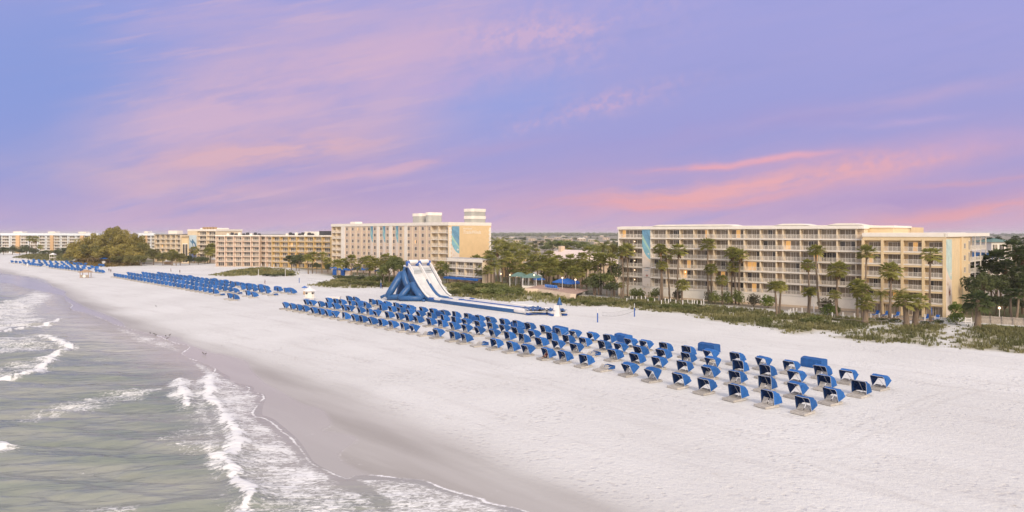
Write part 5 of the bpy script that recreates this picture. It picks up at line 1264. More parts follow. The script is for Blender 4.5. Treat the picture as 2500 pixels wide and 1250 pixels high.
# ---------------------------------------------------------------- dune grass
def dune_grass(key,label,mt,dens,hgt,clump=.5):
    poly=world(DUNES[key]); x0,y0=poly.min(0); x1,y1=poly.max(0); n=int((x1-x0)*(y1-y0)*dens); n=min(n,90000)
    g=np.random.default_rng(len(key)*7+3); X=g.uniform(x0,x1,n); Y=g.uniform(y0,y1,n)
    d=dline(X,Y,np.vstack([poly,poly[:1]])); ins=inside(X,Y,poly)
    s=np.where(ins,d,-d)
    den=np.clip(.35+(s-1.2)/5,0,1)*(.12+.88*sstep(.40,.60,vnoise(X,Y,2.3,31)))*(.35+.65*sstep(.3,.55,vnoise(X,Y,8,33))) 
    den=np.maximum(den,.35*np.clip(1+s/2.2,0,1)*sstep(.66,.8,vnoise(X,Y,1.1,32)))
    kx=g.random(n)<den; X,Y,s=X[kx],Y[kx],s[kx]; m=len(X); K=7
    th=g.uniform(0,2*PI,(m,K)); ln=hgt*g.uniform(.5,1.25,(m,1))*g.uniform(.6,1.2,(m,K))*np.clip(.6+s[:,None]/4,.5,1.15); lean=g.uniform(.15,.75,(m,K)); w=g.uniform(.03,.07,(m,K))*np.maximum(1,Y[:,None]/120)
    bx=X[:,None]+g.normal(0,.14,(m,K)); by=Y[:,None]+g.normal(0,.14,(m,K)); bz=np.zeros((m,K))
    cx,sx=np.cos(th),np.sin(th)
    p0=np.stack([bx-sx*w,by+cx*w,bz],-1); p1=np.stack([bx+sx*w,by-cx*w,bz],-1)
    mx,my=bx+cx*ln*lean*.45,by+sx*ln*lean*.45; mz=ln*.72
    p2=np.stack([mx+sx*w*.8,my-cx*w*.8,mz],-1); p3=np.stack([mx-sx*w*.8,my+cx*w*.8,mz],-1)
    tx,ty=bx+cx*ln*lean*1.05,by+sx*ln*lean*1.05; p4=np.stack([tx,ty,ln*.9],-1)
    co=np.stack([p0,p1,p2,p3,p4],2).reshape(-1,3); N=m*K; base=(np.arange(N)*5)[:,None]
    q=(base+np.array([[0,1,2,3]])); t=(base+np.array([[3,2,4]]))
    me=bpy.data.meshes.new('dune_grass'); me.vertices.add(len(co)); me.vertices.foreach_set('co',co.astype(np.float32).ravel())
    li=np.concatenate([q.ravel(),t.ravel()]).astype(np.int32); me.loops.add(len(li)); me.loops.foreach_set('vertex_index',li)
    ls=np.concatenate([np.arange(N)*4,N*4+np.arange(N)*3]).astype(np.int32); me.polygons.add(2*N); me.polygons.foreach_set('loop_start',ls); me.update(calc_edges=True)
    me.materials.append(M[mt]); tag(put('dune_grass',me),label,'dune grass',kind='stuff')
dune_grass('hollow','dune grass patch by the far left condominiums','grass',.8,1.0)
dune_grass('mound','golden dry dune grass mound below the shore pines','grassgold',1.2,1.2)
dune_grass('island','dune grass island in the sand behind the middle loungers','grass',2.2,.9)
dune_grass('tongue','dune grass tongue left of the inflatable slide','grass',2.6,.9)
dune_grass('middle','dune grass between the slide and the terrace wall','grass',3.0,.8)
dune_grass('belt','long dune grass belt before the balcony hotel','grass',6.0,.7)
dune_grass('right','dune grass patch before the yellow wing','grass',6.0,.65)
dune_grass('far','dune grass patch at the right edge of the beach','grass',6.5,.7)
# ================================================================ inflatable slide
SO=Vector((-23.2,188.6,0)); ST=Vector((.656,-.755,0)); 
slide=thing('inflatable_slide','giant blue and white double lane inflatable water slide on the sand','water slide',SO,math.atan2(ST.y,ST.x))
# local x runs down the slide, local y inland (w), z up
PRO=[(-11.9,9.35),(-10.2,9.3),(-9.2,8.6),(-7.6,7.05),(-6,5.45),(-4.4,3.95),(-2.8,2.65),(-1.2,1.65),(.4,1.08),(2,1.0),(4,.98),(14,.97),(26,.95),(40,.93)]
WID=7.6
def lane(b,w0,w1,dz,m=0):
    n=7
    for (x0,z0),(x1,z1) in zip(PRO[1:-1],PRO[2:]):
        for j in range(n):
            a,c=j/n,(j+1)/n; sag=lambda q:-.16*math.sin(PI*q)
            b.face([(x0,lerp(w0,w1,a),z0+dz+sag(a)),(x1,lerp(w0,w1,a),z1+dz+sag(a)),(x1,lerp(w0,w1,c),z1+dz+sag(c)),(x0,lerp(w0,w1,c),z0+dz+sag(c))],m)
for w0,w1 in ((.5,3.5),(4.1,7.1)):
    b=MB(); lane(b,w0,w1,-.02); b.build('slide_lane','lane',slide,True)
    b=MB(); b.box(-9.6,-8.3,w0+.1,w1-.1,8.05,8.12); 
    b.face([(-9.3,w0+.1,8.75),(-7.9,w0+.1,7.42),(-7.9,w1-.1,7.42),(-9.3,w1-.1,8.75)]); b.build('lane_top_sheet','greyvinyl',slide)  # grey sheet across the top of each lane
# stacked blue side tubes of the run out and the slope band
up=[(x,z) for x,z in PRO[1:]]
for w in (.05,7.55):
    b=MB(); b.tube([(x,w,z+.12) for x,z in PRO[1:9]],.26,10); b.build('white_rim','vinyl',slide,True)
    b=MB(); b.tube([(x,w,max(z-.55,.70 if w<1 else .55)) for x,z in PRO[1:]],.34,10); b.tube([(x,w,max(z-1.15,.26)) for x,z in PRO[1:]],.32,10); b.tube([(x,w+(.1 if w<1 else -.1),max(z-1.7,.26)) for x,z in PRO[1:10]],.34,10); b.tube([(x,w+(.12 if w<1 else -.12),max(z-2.3,.26)) for x,z in PRO[1:9]],.36,10); b.tube([(x,w+(.16 if w<1 else -.16),max(z-2.95,.26)) for x,z in PRO[1:8]],.36,10)
    b.build('side_tube','blueinfl',slide,True)
    b=MB(); b.tube([(x,w,(.98 if w<1 else .90)) for x in (2,14,26,37)],.24,8); b.build('run_out_rim','vinyl',slide,True)
b=MB(); b.tube([(x,3.8,z+.14) for x,z in PRO[1:5]],.30,10); b.build('divider_rim','vinyl',slide,True)
b=MB(); b.tube([(x,3.8,z+.05) for x,z in PRO[4:11]],.44,10); b.build('divider_tube','blueinfl',slide,True)
b=MB(); b.tube([(x,3.8,z) for x,z in PRO[8:]],.20,10); b.build('divider_tube','bluelight',slide,True)
# raised white walls along the upper slope
for w,x1 in ((.0,3),(3.6,5),(7.4,5)):
    b=MB(); pts=PRO[1:x1+1]
    for (x0,z0),(xx,z1) in zip(pts[:-1],pts[1:]):
        b.obox(((x0+xx)/2,w+.12,(z0+z1)/2+.55),((xx-x0)/2,0,(z1-z0)/2),(0,.16,0),(0,0,.5))
    b.build('upper_wall','vinyl',slide)
for x0,w in ((3.6,.05),(7,3.8),(7,7.5)):
    b=MB(); b.obox((x0+1.2,w,1.0),(1.3,0,0),(0,.40,0),(0,0,.26)); b.build('bumper','vinyl',slide)
    b=MB(); b.obox((x0+3.2 if w>3 else x0-1.6,w,.98),(.9,0,0),(0,.38,0),(0,0,.24)); b.build('bumper','bluelight',slide)
b=MB(); b.lathe([(.55,-2.2),(.62,-1.9),(.62,1.9),(.55,2.2)],14); me=b.mesh('end_bumper','vinyl',True)
o=put('end_bumper',me,slide,(38.6,.15,.72)); o.rotation_euler=(0,R(90),0)
o=put('end_bumper',me,slide,(39.9,3.8,.62),(1,1,1.7)); o.rotation_euler=(R(90),0,0)
# top rollers with blue ends
for w in (2.0,5.7):
    b=MB(); b.lathe([(.55,-1.45),(.62,-1.3),(.60,0),(.62,1.3),(.55,1.45)],14); o=put('top_roller',b.mesh('top_roller','vinyl',True),slide,(-10.6,w,10.55)); o.rotation_euler=(R(90),0,0)
for w in (.25,3.5,4.15,7.4):
    b=MB(); b.lathe([(.35,-.35),(.62,-.28),(.66,.9),(.45,1.15)],10,(-10.6,w,9.65)); b.build('roller_post','bluelight',slide,True)
b=MB(); b.box(-12.4,-10.25,.0,WID,9.0,9.3); b.tube([(-12.4,0,9.35),(-12.4,WID,9.35)],.3,8); b.build('top_platform','vinyl',slide)
# rear climbing side
b=MB(); rear=[(-11.8,9.2),(-13.0,7.2),(-14.3,4.9),(-15.6,2.5),(-16.6,.3)]
for w in (.1,3.8,7.5): b.tube([(x,w,z) for x,z in rear],.42,9)
for (x0,z0),(x1,z1) in zip(rear[:-1],rear[1:]): b.face([(x0,.1,z0),(x0,7.5,z0),(x1,7.5,z1),(x1,.1,z1)])
b.build('rear_ramp','blueinfl',slide,True)
b=MB(); b.tube([(x+.1,.05,z+.38) for x,z in rear[:3]],.22,8); b.build('rear_rim','vinyl',slide,True)
# inner frame seen under the slope, then the two leaning braces on the near side
b=MB(); b.box(-10.8,-10.5,.5,WID-.5,.1,8.6); 
b.box(-10.4,-1.5,3.6,4.0,.05,.9)
b.build('inner_frame','blueinfl',slide,True)
def brace(foot,inner,apex,rad):
    b=MB(); f,i,a=map(Vector,(foot,inner,apex))
    b.tube([f,f.lerp(a,.33),f.lerp(a,.66),a+Vector((-.25,0,-.2)),a+Vector((.5,0,.1)),a.lerp(i,.33),a.lerp(i,.66),i],[rad*.9,rad*1.02,rad*.98,rad*.95,rad*.95,rad*.98,rad,rad*.9],12)
    b.tube([f+Vector((0,0,.1)),f.lerp(i,.5)+Vector((0,0,.1)),i+Vector((0,0,.1))],rad*.85,10)
    b.build('brace','blueinfl',slide,True)
    b=MB(); c=(f+i+a)/3
    b.face([f.lerp(c,.2)+Vector((.3,.4,0)),i.lerp(c,.2)+Vector((.3,.4,0)),a.lerp(c,.2)+Vector((.3,.4,0))]); 
    return
brace((-10.2,-6.9,.75),(-6.2,-.9,.75),(-9.8,-2.3,7.6),1.0)
brace((-5.9,-5.6,.7),(-1.2,-1.0,.7),(-5.3,-2.1,4.5),.9)
b=MB(); b.lathe([(.42,.0),(.5,.3),(.3,.7)],10,(-.2,-1.3,0)); b.build('blower','blueinfl',slide,True)
b=MB(); b.tube([(-14.5,-6.4,.5),(-14.4,-5.4,.9),(-13.2,-4.6,1.3),(-12.4,-3.6,2.4)],.4,9); b.build('anchor_tube','blueinfl',slide,True)
# landing pads beyond the end
def pad(name_lbl,x,w,L_,W_,rot):
    t=thing('inflatable_landing_pad',name_lbl,'inflatable pad',SO+ST*x+Vector((.755,.656,0))*w,math.atan2(ST.y,ST.x)+rot,'landing pads of the slide')
    for z,m,nm in ((.28,'bluelight','lower_tube'),(.78,'vinyl','upper_tube')):
        b=MB(); b.tube([(0,0,z),(L_,0,z),(L_,W_,z),(0,W_,z)],.27,8,0,False,True); b.build(nm,m,t,True)
    b=MB(); r=random.Random(int(x)); n=14; k=6
    g=[[(lerp(-.35,L_+.35,i/n),lerp(-.2,W_+.2,j/k),1.0+.38*r.random()+(.25 if i%3==0 else 0)) for j in range(k+1)] for i in range(n+1)]
    for i in range(n):
        for j in range(k): b.face([g[i][j],g[i+1][j],g[i+1][j+1],g[i][j+1]])
    b.build('crumpled_cover','blueinfl',t)
pad('blue and white inflatable landing pad with crumpled cover, nearest the slide end',41.6,-.6,4.2,5.6,R(62))
pad('blue and white inflatable landing pad with crumpled cover, beside the white sign frame',46.6,2.4,3.4,5.0,R(66))
# white folding sign
t=thing('sign_frame','tall white A frame sign at the end of the water slide','sign',P(1359,772),R(-28))
for s in (-1,1):
    b=MB(); b.face([(-1.05,s*.55,.0),(1.05,s*.55,0),(.55,s*.06,2.45),(-.55,s*.06,2.45)][::s]); b.face([(-1.05,s*.49,.0),(1.05,s*.49,0),(.55,s*.0,2.45),(-.55,s*.0,2.45)][::-s]); b.build('panel','vinyl',t)
b=MB(); b.tube([(-.5,0,2.45),(.5,0,2.45)],.07,8); b.build('hinge','vinyl',t); 
t=thing('closed_umbrella','closed royal blue beach umbrella behind the white sign frame','umbrella',P(1366,764),0)
b=MB(); b.lathe([(.75,1.9),(.62,2.1),(.3,3.0),(.06,3.7)],9); b.build('canopy','blueinfl',t,True); b=MB(); b.tube([(0,0,0),(0,0,3.8)],.04,6); b.build('pole','pole',t)
# ================================================================ beach furniture
k_=P(756,734); t=thing('beach_kiosk','white eight sided lifeguard kiosk on stilts beside the storage trunk','kiosk',k_,.3)
s=F/k_.y
b=MB(); b.lathe([(1.32,1.05),(1.32,2.75)],8); b.build('wall','white',t)
b=MB(); b.lathe([(2.0,2.75),(1.9,2.85),(.45,3.6),(.30,3.62),(.3,3.85),(.05,4.0)],8); b.build('roof','vinyl',t)
b=MB(); b.lathe([(1.75,.9),(1.75,1.04)],8); b.build('deck','white',t)
for a in (-2.3,-.9,.4,1.7): b=MB(); b.obox((1.33*math.cos(a)*.93,1.33*math.sin(a)*.93,2.15),(.04*math.cos(a),.04*math.sin(a),0),(-.34*math.sin(a),.34*math.cos(a),0),(0,0,.22)); b.build('window','darkglass',t)
for i in range(4): a=.8+i*PI/2; b=MB(); b.tube([(1.2*math.cos(a),1.2*math.sin(a),0),(1.2*math.cos(a),1.2*math.sin(a),.95)],.10,6); b.build('leg','white',t)
b=MB()
for i in range(5): b.obox((.5,-1.7-.22*i,.9-.18*i),(.45,0,0),(0,.12,0),(0,0,.03))
b.tube([(.05,-1.7,.95),(.05,-2.7,.1)],.04,5); b.tube([(.95,-1.7,.95),(.95,-2.7,.1)],.04,5); b.build('steps','white',t)
t=thing('storage_trunk','long white storage trunk with a lid behind the nearest loungers','trunk',P(815,738.5),.0)
b=MB(); b.box(-1.75,1.75,-.7,.7,.05,1.35); b.build('body','white',t); b=MB(); b.box(-1.85,1.85,-.8,.8,1.36,1.66); b.build('lid','vinyl',t)
t=thing('rental_stand','small red based stand with a blue parasol beside the lifeguard kiosk','stand',P(743.5,719),.3)
b=MB(); b.box(-.4,.4,-.35,.35,0,1.1); b.build('counter','woodwarm',t); b=MB(); b.lathe([(1.0,2.1),(.9,2.2),(.1,2.6)],8); b.build('parasol','bluefab',t); b=MB(); b.tube([(0,0,1.1),(0,0,2.9)],.04,6); b.build('pole','pole',t)
g_=P(209,678); t=thing('tiki_hut','small tan roofed open hut on the sand before the farthest loungers','hut',g_,.2)
b=MB(); b.lathe([(2.9,2.3),(2.7,2.45),(1.2,3.1),(.15,3.45)],8); b.build('roof','woodwarm',t)
for x in (-1.6,1.6):
    for y in (-1.3,1.3): b=MB(); b.tube([(x,y,0),(x,y,2.45)],.12,6); b.build('post','woodwarm',t)
b=MB(); b.box(-1.55,1.55,-1.35,-1.2,.15,1.25); b.build('counter','wood',t); b=MB(); b.lathe([(.62,0),(.62,.05)],18); o=put('round_sign',b.mesh('round_sign','vinyl'),t,(0,-1.38,.72)); o.rotation_euler=(R(90),0,0)
t=thing('lifeguard_stand','small white lifeguard stand beyond the farthest loungers','lifeguard stand',P(129,636),.2)
b=MB(); b.lathe([(2.6,4.0),(.2,5.2)],4); b.build('roof','vinyl',t); b=MB(); b.box(-1.4,1.4,-1.4,1.4,1.8,2.1); b.build('deck','white',t)
for x in (-1.3,1.3):
    for y in (-1.3,1.3): b=MB(); b.tube([(x,y,0),(x,y,4.05)],.13,5); b.build('post','white',t)
t=thing('beach_umbrella','open blue umbrella over a white stand below the shore pines','umbrella',P(254,645.5),0)
b=MB(); b.lathe([(2.6,3.3),(2.4,3.5),(.1,4.4)],10); b.build('canopy','bluefab',t,True); b=MB(); b.tube([(0,0,0),(0,0,4.5)],.08,6); b.build('pole','pole',t); b=MB(); b.box(-.9,.9,-.6,.6,0,2.0); b.build('counter','vinyl',t)
for i,(x,y) in enumerate(((36,641),(67,652),(179,622),(222,630))):
    b=MB(); b.lathe([(.5,0),(.45,1.7),(.2,2.1)],8); o=b.build('white_marker','vinyl',None,True,P(x,y)); tag(o,f'small white marker drum near the farthest loungers, {nth(i+1)} from the left','marker',group='white marker drums')
# volleyball courts
def court(label,p0,p1,h,net0,net1):
    a,b_=P(*p0),P(*p1)
    for q,w in ((a,'left'),(b_,'right')):
        t=thing('net_post',f'blue padded volleyball post, the {w} one of the court {label}','net post',q,0,'volleyball posts')
        b=MB(); b.tube([(0,0,0),(0,0,h*.66)],.13,8); b.build('pad','bluelight',t); b=MB(); b.tube([(0,0,h*.66),(0,0,h)],.06,8); b.build('pole','vinyl',t)
    b=MB(); n=24; pts=[a.lerp(b_,lerp(net0,net1,i/n))+Vector((0,0,h*.42-.5*math.sin(PI*i/n))) for i in range(n+1)]
    b.tube(pts,.022,5); b.tube([p+Vector((0,0,.75+.1*math.sin(PI*i/n))) for i,p in enumerate(pts)],.012,4)
    for i in range(0,n+1,1): b.tube([pts[i],pts[i]+Vector((0,0,.75))],.008,3)
    tag(b.build('volleyball_net','dark'),f'sagging dark volleyball net of the court {label}','net',group='volleyball nets')
court('right of the slide',(1459,787),(1549,773),3.0,.12,.98)
court('left of the slide',(730.5,690.5),(930,704),2.9,.1,.9)
for i,(x,y) in enumerate(((631,677),(696.5,675))):
    t=thing('net_post',f'thin white volleyball post before the island dune, {("left","right")[i]} of the pair','net post',P(x,y),0,'white volleyball posts')
    b=MB(); b.tube([(0,0,0),(0,0,3.4)],.09,6); b.build('pole','vinyl',t)
# white bollards
def post(x,y,h,label,group,rad=.13):
    b=MB(); b.lathe([(rad,0),(rad,h-.12),(rad*1.25,h-.11),(rad*1.25,h-.04),(rad*.6,h)],8); tag(b.build('white_post','vinyl',None,False,P(x,y)),label,'post',group=group)
PA=[(1530,739,20/5),(1540,734,4),(1545,735,4),(1554,735,4),(1566,734,4),(1576,735,4),(1582,741,5),(1598,741,5),(1609,734,4),(1615,744,5),(1624,740,6),(1632,744,6),(1637,739,6),(1650,744,8),(1667,746,5),(1679,743,6),(1690,744,6),(1695,746,8),(1702,745,6),(1712,747,8),(1718,742,7)]
for i,(x,y,h) in enumerate(PA): post(x,y,1.25+.08*(i%3),f'short white post, {nth(i+1)} from the left on the dunes before the hotel\'s left half','white posts left')
PB=[(1926,775,16),(1930,770,14),(1937,764,10),(1945,764,10),(1958,769,16),(1987,763,20),(2032,775,10),(2058,777,12),(2086,780,12),(2117,783,14),(2126,781,12),(2147,782,14),(2178,778,8),(2239,787,12),(2258,787,16),(2282,787,12)]
for i,(x,y,h) in enumerate(PB): post(x,y,h*.095+.2,f'white post, {nth(i+1)} from the left on the dunes before the hotel\'s right half','white posts right')
b=MB()
for (x0,y0,_),(x1,y1,_) in zip(PB[6:12],PB[7:13]):
    a,c=P(x0,y0,.95),P(x1,y1,.95); b.tube([a.lerp(c,q/6)-Vector((0,0,.18*math.sin(PI*q/6))) for q in range(7)],.035,4)
tag(b.build('rope','wood'),'pale rope strung between white posts before the yellow wing','rope')
# rail fence and wooden retaining wall at the right
def rail_fence(label,pts,h,n,nm='rail_fence'):
    a,c=P(*pts[0]),P(*pts[1]); t=thing(nm,label,'fence',a,math.atan2(c.y-a.y,c.x-a.x)); L=(c-a).length
    for i in range(n+1): b=MB(); b.box(L*i/n-.07,L*i/n+.07,-.07,.07,0,h+.1); b.build('post','vinyl',t)
    b=MB()
    for z in (h*.35,h*.62,h*.9): b.box(0,L,-.03,.03,z-.09,z+.09)
    b.build('rail','vinyl',t)
rail_fence('low white rail fence at the foot of the yellow wing\'s corner',((2284,788),(2372,789.5)),1.15,6)
t=thing('retaining_wall','weathered grey timber retaining wall along the lawn at the right edge','wall',P(2394,788),0); a,c=P(2394,788),P(2620,802); t.rotation_euler.z=math.atan2(c.y-a.y,c.x-a.x); L=(c-a).length
for i in range(6): b=MB(); b.box(0,L,.02*i,.3,.25*i,.25*i+.235); b.build('plank','wood',t)
for i in range(9): b=MB(); b.box(L*i/8-.12,L*i/8+.12,-.12,-.01,0,1.6); b.build('post','wood',t)
w=[P(2392,791,.03),P(2660,808,.03),P(2660,818,.03),P(2400,796,.03)]; b=MB(); b.face(w[::-1]); tag(b.build('lawn','lawn'),'green lawn strip below the timber wall at the right edge','lawn',kind='structure')
def lamp(x,y,h,label,group,lit=True):
    t=thing('lamp_post',label,'lamp post',P(x,y),0,group)
    b=MB(); b.tube([(0,0,0),(0,0,h)],[.10,.07],6); b.build('pole','vinyl',t)
    b=MB(); b.lathe([(.08,h),(.22,h+.08),(.26,h+.3),(.1,h+.5)],8); b.build('lantern','lamp' if lit else 'vinyl',t,True)
for i,(x,y,h) in enumerate(((1205,694,3.6),(1223,694,3.6),(1245,697,3.6),(1262,698,3.2),(1304,707,4.6),(1373,716,4.6),(1405,718,4.2),(1377,690,4.2),(1325,694,4),(950,692,4))): lamp(x,y,h,f'lit white garden lamp post between slide and hotel, {nth(i+1)} in the terrace gardens' if False else ['lit lamp post by the annex awning, left','lit lamp post by the annex awning, right','lit lamp post left of the green pavilion','lit lamp post close beside the green pavilion','white lamp post at the pavilion\'s terrace edge','white lamp post at the left of the blue terrace umbrellas','white lamp post at the right of the blue terrace umbrellas','lit lamp among the palms behind the blue umbrellas','lit lamp post behind the row of terrace loungers','lit lamp in the dark trees behind the slide'][i],'garden lamps')
lamp(2440,779,2.2,'short white lamp post behind the timber wall at the right edge','garden lamps')
# terrace, pavilion, awnings
tw=[(1278,716),(1310,717),(1345,722),(1390,730),(1404,731),(1404,722),(1360,718),(1300,709),(1280,709)]
b=MB(); lo=[P(x,y) for x,y in tw[:5]]; n=len(lo)
hi=[p+Vector((.5,1.2,1.45)) for p in lo]
for i in range(n-1): b.face([lo[i],lo[i+1],hi[i+1],hi[i]])
bk=[p+Vector((6,16,1.45)) for p in lo]
for i in range(n-1): b.face([hi[i],hi[i+1],bk[i+1],bk[i]],1)
tag(b.build('terrace',['sandwall','brick']),'brick terrace with a sloping sand coloured edge behind the slide end','terrace',kind='structure')
TZ=1.45
def on_terrace(x,y): # ground row -> stands on the terrace top
    p=P(x,y,TZ); return p
t=thing('pavilion','white posted pavilion with a green hip roof on the terrace','pavilion',P(1299,706,0),-.5)
b=MB(); q=[(-3,-2.5,3.9),(3,-2.5,3.9),(3,2.5,3.9),(-3,2.5,3.9)]; a_=(-.8,0,5.3);c_=(.8,0,5.3)
b.face([q[0],q[1],c_,a_]); b.face([q[2],q[3],a_,c_]); b.face([q[1],q[2],c_]); b.face([q[3],q[0],a_]); b.face(q[::-1]); b.build('roof','green',t)
for x in (-2.6,2.6):
    for y in (-2.1,2.1): b=MB(); b.tube([(x,y,0),(x,y,3.95)],.13,6); b.build('post','vinyl',t)
b=MB(); b.box(-2.5,2.5,-2.1,-2.0,.4,1.3); b.build('balustrade','white',t)
t=thing('pavilion','pavilion with a grey green roof behind the green one, left','pavilion',P(1268,702,0),-.5); b=MB(); b.face([q[0],q[1],c_,a_]); b.face([q[2],q[3],a_,c_]); b.face([q[1],q[2],c_]); b.face([q[3],q[0],a_]); b.face(q[::-1]); b.build('roof','green',t)
for x in (-2.6,2.6):
    for y in (-2.1,2.1): b=MB(); b.tube([(x,y,0),(x,y,3.95)],.13,6); b.build('post','vinyl',t)
t=thing('marquee','cream peaked marquee tent above the green pavilion','tent',P(1297,698),-.45)
b=MB(); q2=[(-3.6,-2.2,3.6),(3.6,-2.2,3.6),(3.2,2.2,3.6),(-3.2,2.2,3.6)]; a2=(-2.6,0,5.0); c2=(1.8,0,5.0)
b.face([q2[0],q2[1],c2,a2]); b.face([q2[2],q2[3],a2,c2]); b.face([q2[1],q2[2],c2]); b.face([q2[3],q2[0],a2]); b.build('canopy','vinyl',t)
for x in (-3.2,3.1):
    for y in (-2,2): b=MB(); b.tube([(x,y,0),(x,y,3.7)],.1,6); b.build('post','vinyl',t)
def umbrella(x,y,label,r=1.9,h=2.5,group='blue terrace umbrellas'):
    t=thing('terrace_umbrella',label,'umbrella',P(x,y),random.uniform(0,1),group)
    b=MB(); b.lathe([(r,h-.45),(r*.97,h-.25),(r*.5,h+.12),(.06,h+.5)],8); b.build('canopy','bluefab',t); b=MB(); b.tube([(0,0,0),(0,0,h+.5)],.05,6); b.build('pole','pole',t)
for i,(x,y) in enumerate(((1364,710),(1382,712),(1394,714),(1408,713),(1386,706),(1316,702),(1372,706))):
    umbrella(x,y,f'open blue terrace umbrella behind the slide end, {nth(sorted((1364,1382,1394,1408,1386,1316,1372)).index(x)+1)} from the left',2.3,3.2)
for i,(x,y) in enumerate(((832,670),(846,673),(866,672),(882,673),(897,672),(815,668),(925,676),(876,668))):
    umbrella(x,y,f'blue pool umbrella under the palms of the central hotel, {nth(sorted((832,846,866,882,897,815,925,876)).index(x)+1)} from the left',2.2,2.9,'blue pool umbrellas')
def deck_chair(p,rz,label,group):
    t=thing('sun_chair',label,'sun chair',p,rz,group)
    b=MB(); b.box(-.35,.35,-1.2,.35,.36,.44); b.build('seat','bluefab',t)
    b=MB(); b.obox((0,.62,.80),(.35,0,0),(0,.28,.42),(0,.03,-.02)); b.build('backrest','bluefab',t)
    for x in (-.33,.33):
        b=MB(); b.tube([(x,-1.15,0),(x,-1.15,.40),(x,.35,.40),(x,.92,1.24)],.04,5); b.tube([(x,.3,0),(x,.35,.4)],.04,5); b.build('frame','vinyl',t)
for i,x in enumerate((1335,1339,1343,1347,1352,1356,1360)):
    deck_chair(P(x,716+.45*i,0)+Vector((.0,0,1.5)),R(20),f'blue and white sun chair on the brick terrace, {nth(i+1)} of the row from the left','sun chairs on the terrace')
for i,(x,y) in enumerate(((2139,771.5),(2162,773),(2189,775),(2263,781),(2286,783))):
    deck_chair(P(x,y),R(-55),f'blue sun chair on the deck of the yellow wing, {nth(i+1)} from the left','sun chairs of the wing')
t=thing('closed_umbrella','closed dark blue patio umbrella before the yellow wing','umbrella',P(2273,781.5),0); b=MB(); b.lathe([(.16,1.0),(.24,1.3),(.2,2.2),(.05,2.75)],8); b.build('canopy','bluefab',t,True); b=MB(); b.tube([(0,0,0),(0,0,2.8)],.04,6); b.build('pole','pole',t)
t=thing('boardwalk','low wooden boardwalk deck at the foot of the yellow wing','deck',P(2112,778),0); a,c=P(2112,778),P(2300,788); t.rotation_euler.z=math.atan2(c.y-a.y,c.x-a.x); L=(c-a).length
b=MB()
for i in range(int(L/.5)): b.box(i*.5,i*.5+.46,0,1.6,.28,.36)
b.build('planks','woodwarm',t)
for i in range(8): b=MB(); b.box(L*i/7-.08,L*i/7+.08,.1,.3,0,.28); b.build('post','woodwarm',t)
# stairs and small deck by the base wall
t=thing('beach_stairs','white wooden steps with handrails against the hotel\'s base wall','stairs',P(2047,771),math.atan2(B_.y-A.y,B_.x-A.x))
b=MB()
for i in range(7): b.box(-2.6+.34*i,-2.2+.34*i,0,1.3,1.5-.2*i,1.56-.2*i)
b.box(-4.2,-2.5,0,1.3,1.55,1.66); b.build('treads','wood',t)
for y in (0,1.3): b=MB(); b.tube([(-4.2,y,2.5),(-2.6,y,2.5),(-.2,y,1.1)],.05,5); b.tube([(-4.2,y,0),(-4.2,y,2.5)],.06,5); b.tube([(-.2,y,0),(-.2,y,1.1)],.06,5); b.tube([(-2.6,y,0),(-2.6,y,2.5)],.06,5); b.build('handrail','wood',t)
for i,(x,y,c) in enumerate(((652,662,'orange'),(676,661.5,'vinyl'),(690,662.5,'vinyl'))):
    t=thing('kayak',['orange kayak lying on sand before the yellow hotel','white sailboat hull lying beside the orange kayak','white dinghy lying on the sand right of the sailboat hull'][i],'boat',P(x,y),.2,'boats on the sand'); b=MB()
    sec=[(-2.6,.05,.2),(-1.6,.5,.1),(0,.65,.05),(1.6,.5,.1),(2.6,.05,.2)]
    for (x0,w0,k0),(x1,w1,k1) in zip(sec[:-1],sec[1:]):
        b.face([(x0,-w0,.75),(x1,-w1,.75),(x1,0,k1),(x0,0,k0)]); b.face([(x0,w0,.75),(x0,0,k0),(x1,0,k1),(x1,w1,.75)]); b.face([(x0,-w0,.75),(x0,w0,.75),(x1,w1,.75),(x1,-w1,.75)])
    b.build('hull',c,t); b=MB(); b.box(-.6,.6,-.3,.3,.755,.82); b.build('seat','dark',t)
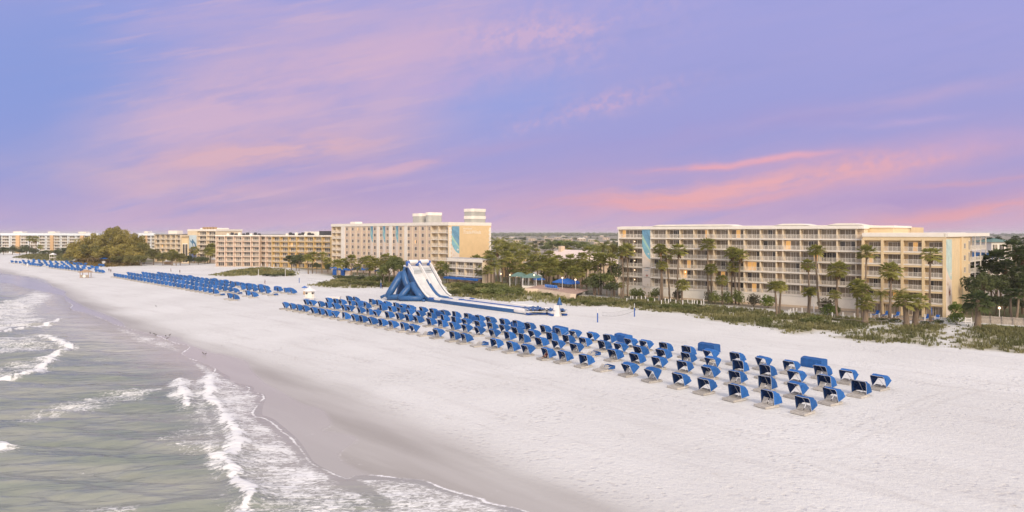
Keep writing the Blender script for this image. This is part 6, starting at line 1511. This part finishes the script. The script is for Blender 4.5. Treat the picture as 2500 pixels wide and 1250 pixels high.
def tent(x,y,label,w,h,c='creamlight',mt='hut'):
    t=thing('beach_hut',label,mt,P(x,y),0); b=MB(); b.box(-w,w,-w*.7,w*.7,0,h*.62); b.build('wall',c,t); b=MB(); b.face([(-w*1.15,-w*.85,h*.6),(w*1.15,-w*.85,h*.6),(0,0,h)]); b.face([(w*1.15,-w*.85,h*.6),(w*1.15,w*.85,h*.6),(0,0,h)]); b.face([(w*1.15,w*.85,h*.6),(-w*1.15,w*.85,h*.6),(0,0,h)]); b.face([(-w*1.15,w*.85,h*.6),(-w*1.15,-w*.85,h*.6),(0,0,h)]); b.build('roof','vinyl',t)
tent(522.5,642,'small peach hut with a pale roof at the corner of the tan hotel',1.5,3.6,'peach')
tent(625,645,'white peaked tent between palms in front of the tan hotel',3.0,3.4,'creamlight')
tent(410,646,'small open timber hut under the shore trees',1.7,3.2,'woodwarm')
for i,(x,y) in enumerate(((638,651),(648,651),(657,652),(668,652),(679,652.5),(688,652))): post(x,y,1.6,f'white gate post before the yellow hotel, {nth(i+1)} from the left','white posts by the yellow hotel',.18)
b=MB(); a=P(800,672); 
t=thing('pool_cabana','row of small blue cabana boxes by the central hotel pool','cabana',P(812,671),-.7)
for i in range(4): b=MB(); b.box(i*3.1,i*3.1+2.5,0,2,0,2.3); b.build('tent_side','bluefab' if i%2==0 else 'peach',t); b=MB(); b.box(i*3.1-.15,i*3.1+2.65,-.2,2.2,2.301,2.5); b.build('tent_top','bluefab',t)
t=thing('white_railing','white pool railing under the palms of the central hotel','railing',P(842,677),-.55)
b=MB(); b.box(0,16,-.04,.04,.95,1.05); b.box(0,16,-.04,.04,.1,.18)
for i in range(33): b.box(i*.5-.03,i*.5+.03,-.02,.02,0,1.0)
b.build('rail','vinyl',t)
t=thing('white_railing','white terrace railing right of the blue umbrellas','railing',P(1388,722),-.3)
b=MB(); b.box(0,5,-.04,.04,1.0,1.1); b.box(0,5,-.04,.04,.1,.2)
for i in range(21): b.box(i*.25-.03,i*.25+.03,-.02,.02,0,1.05)
b.build('rail','vinyl',t)
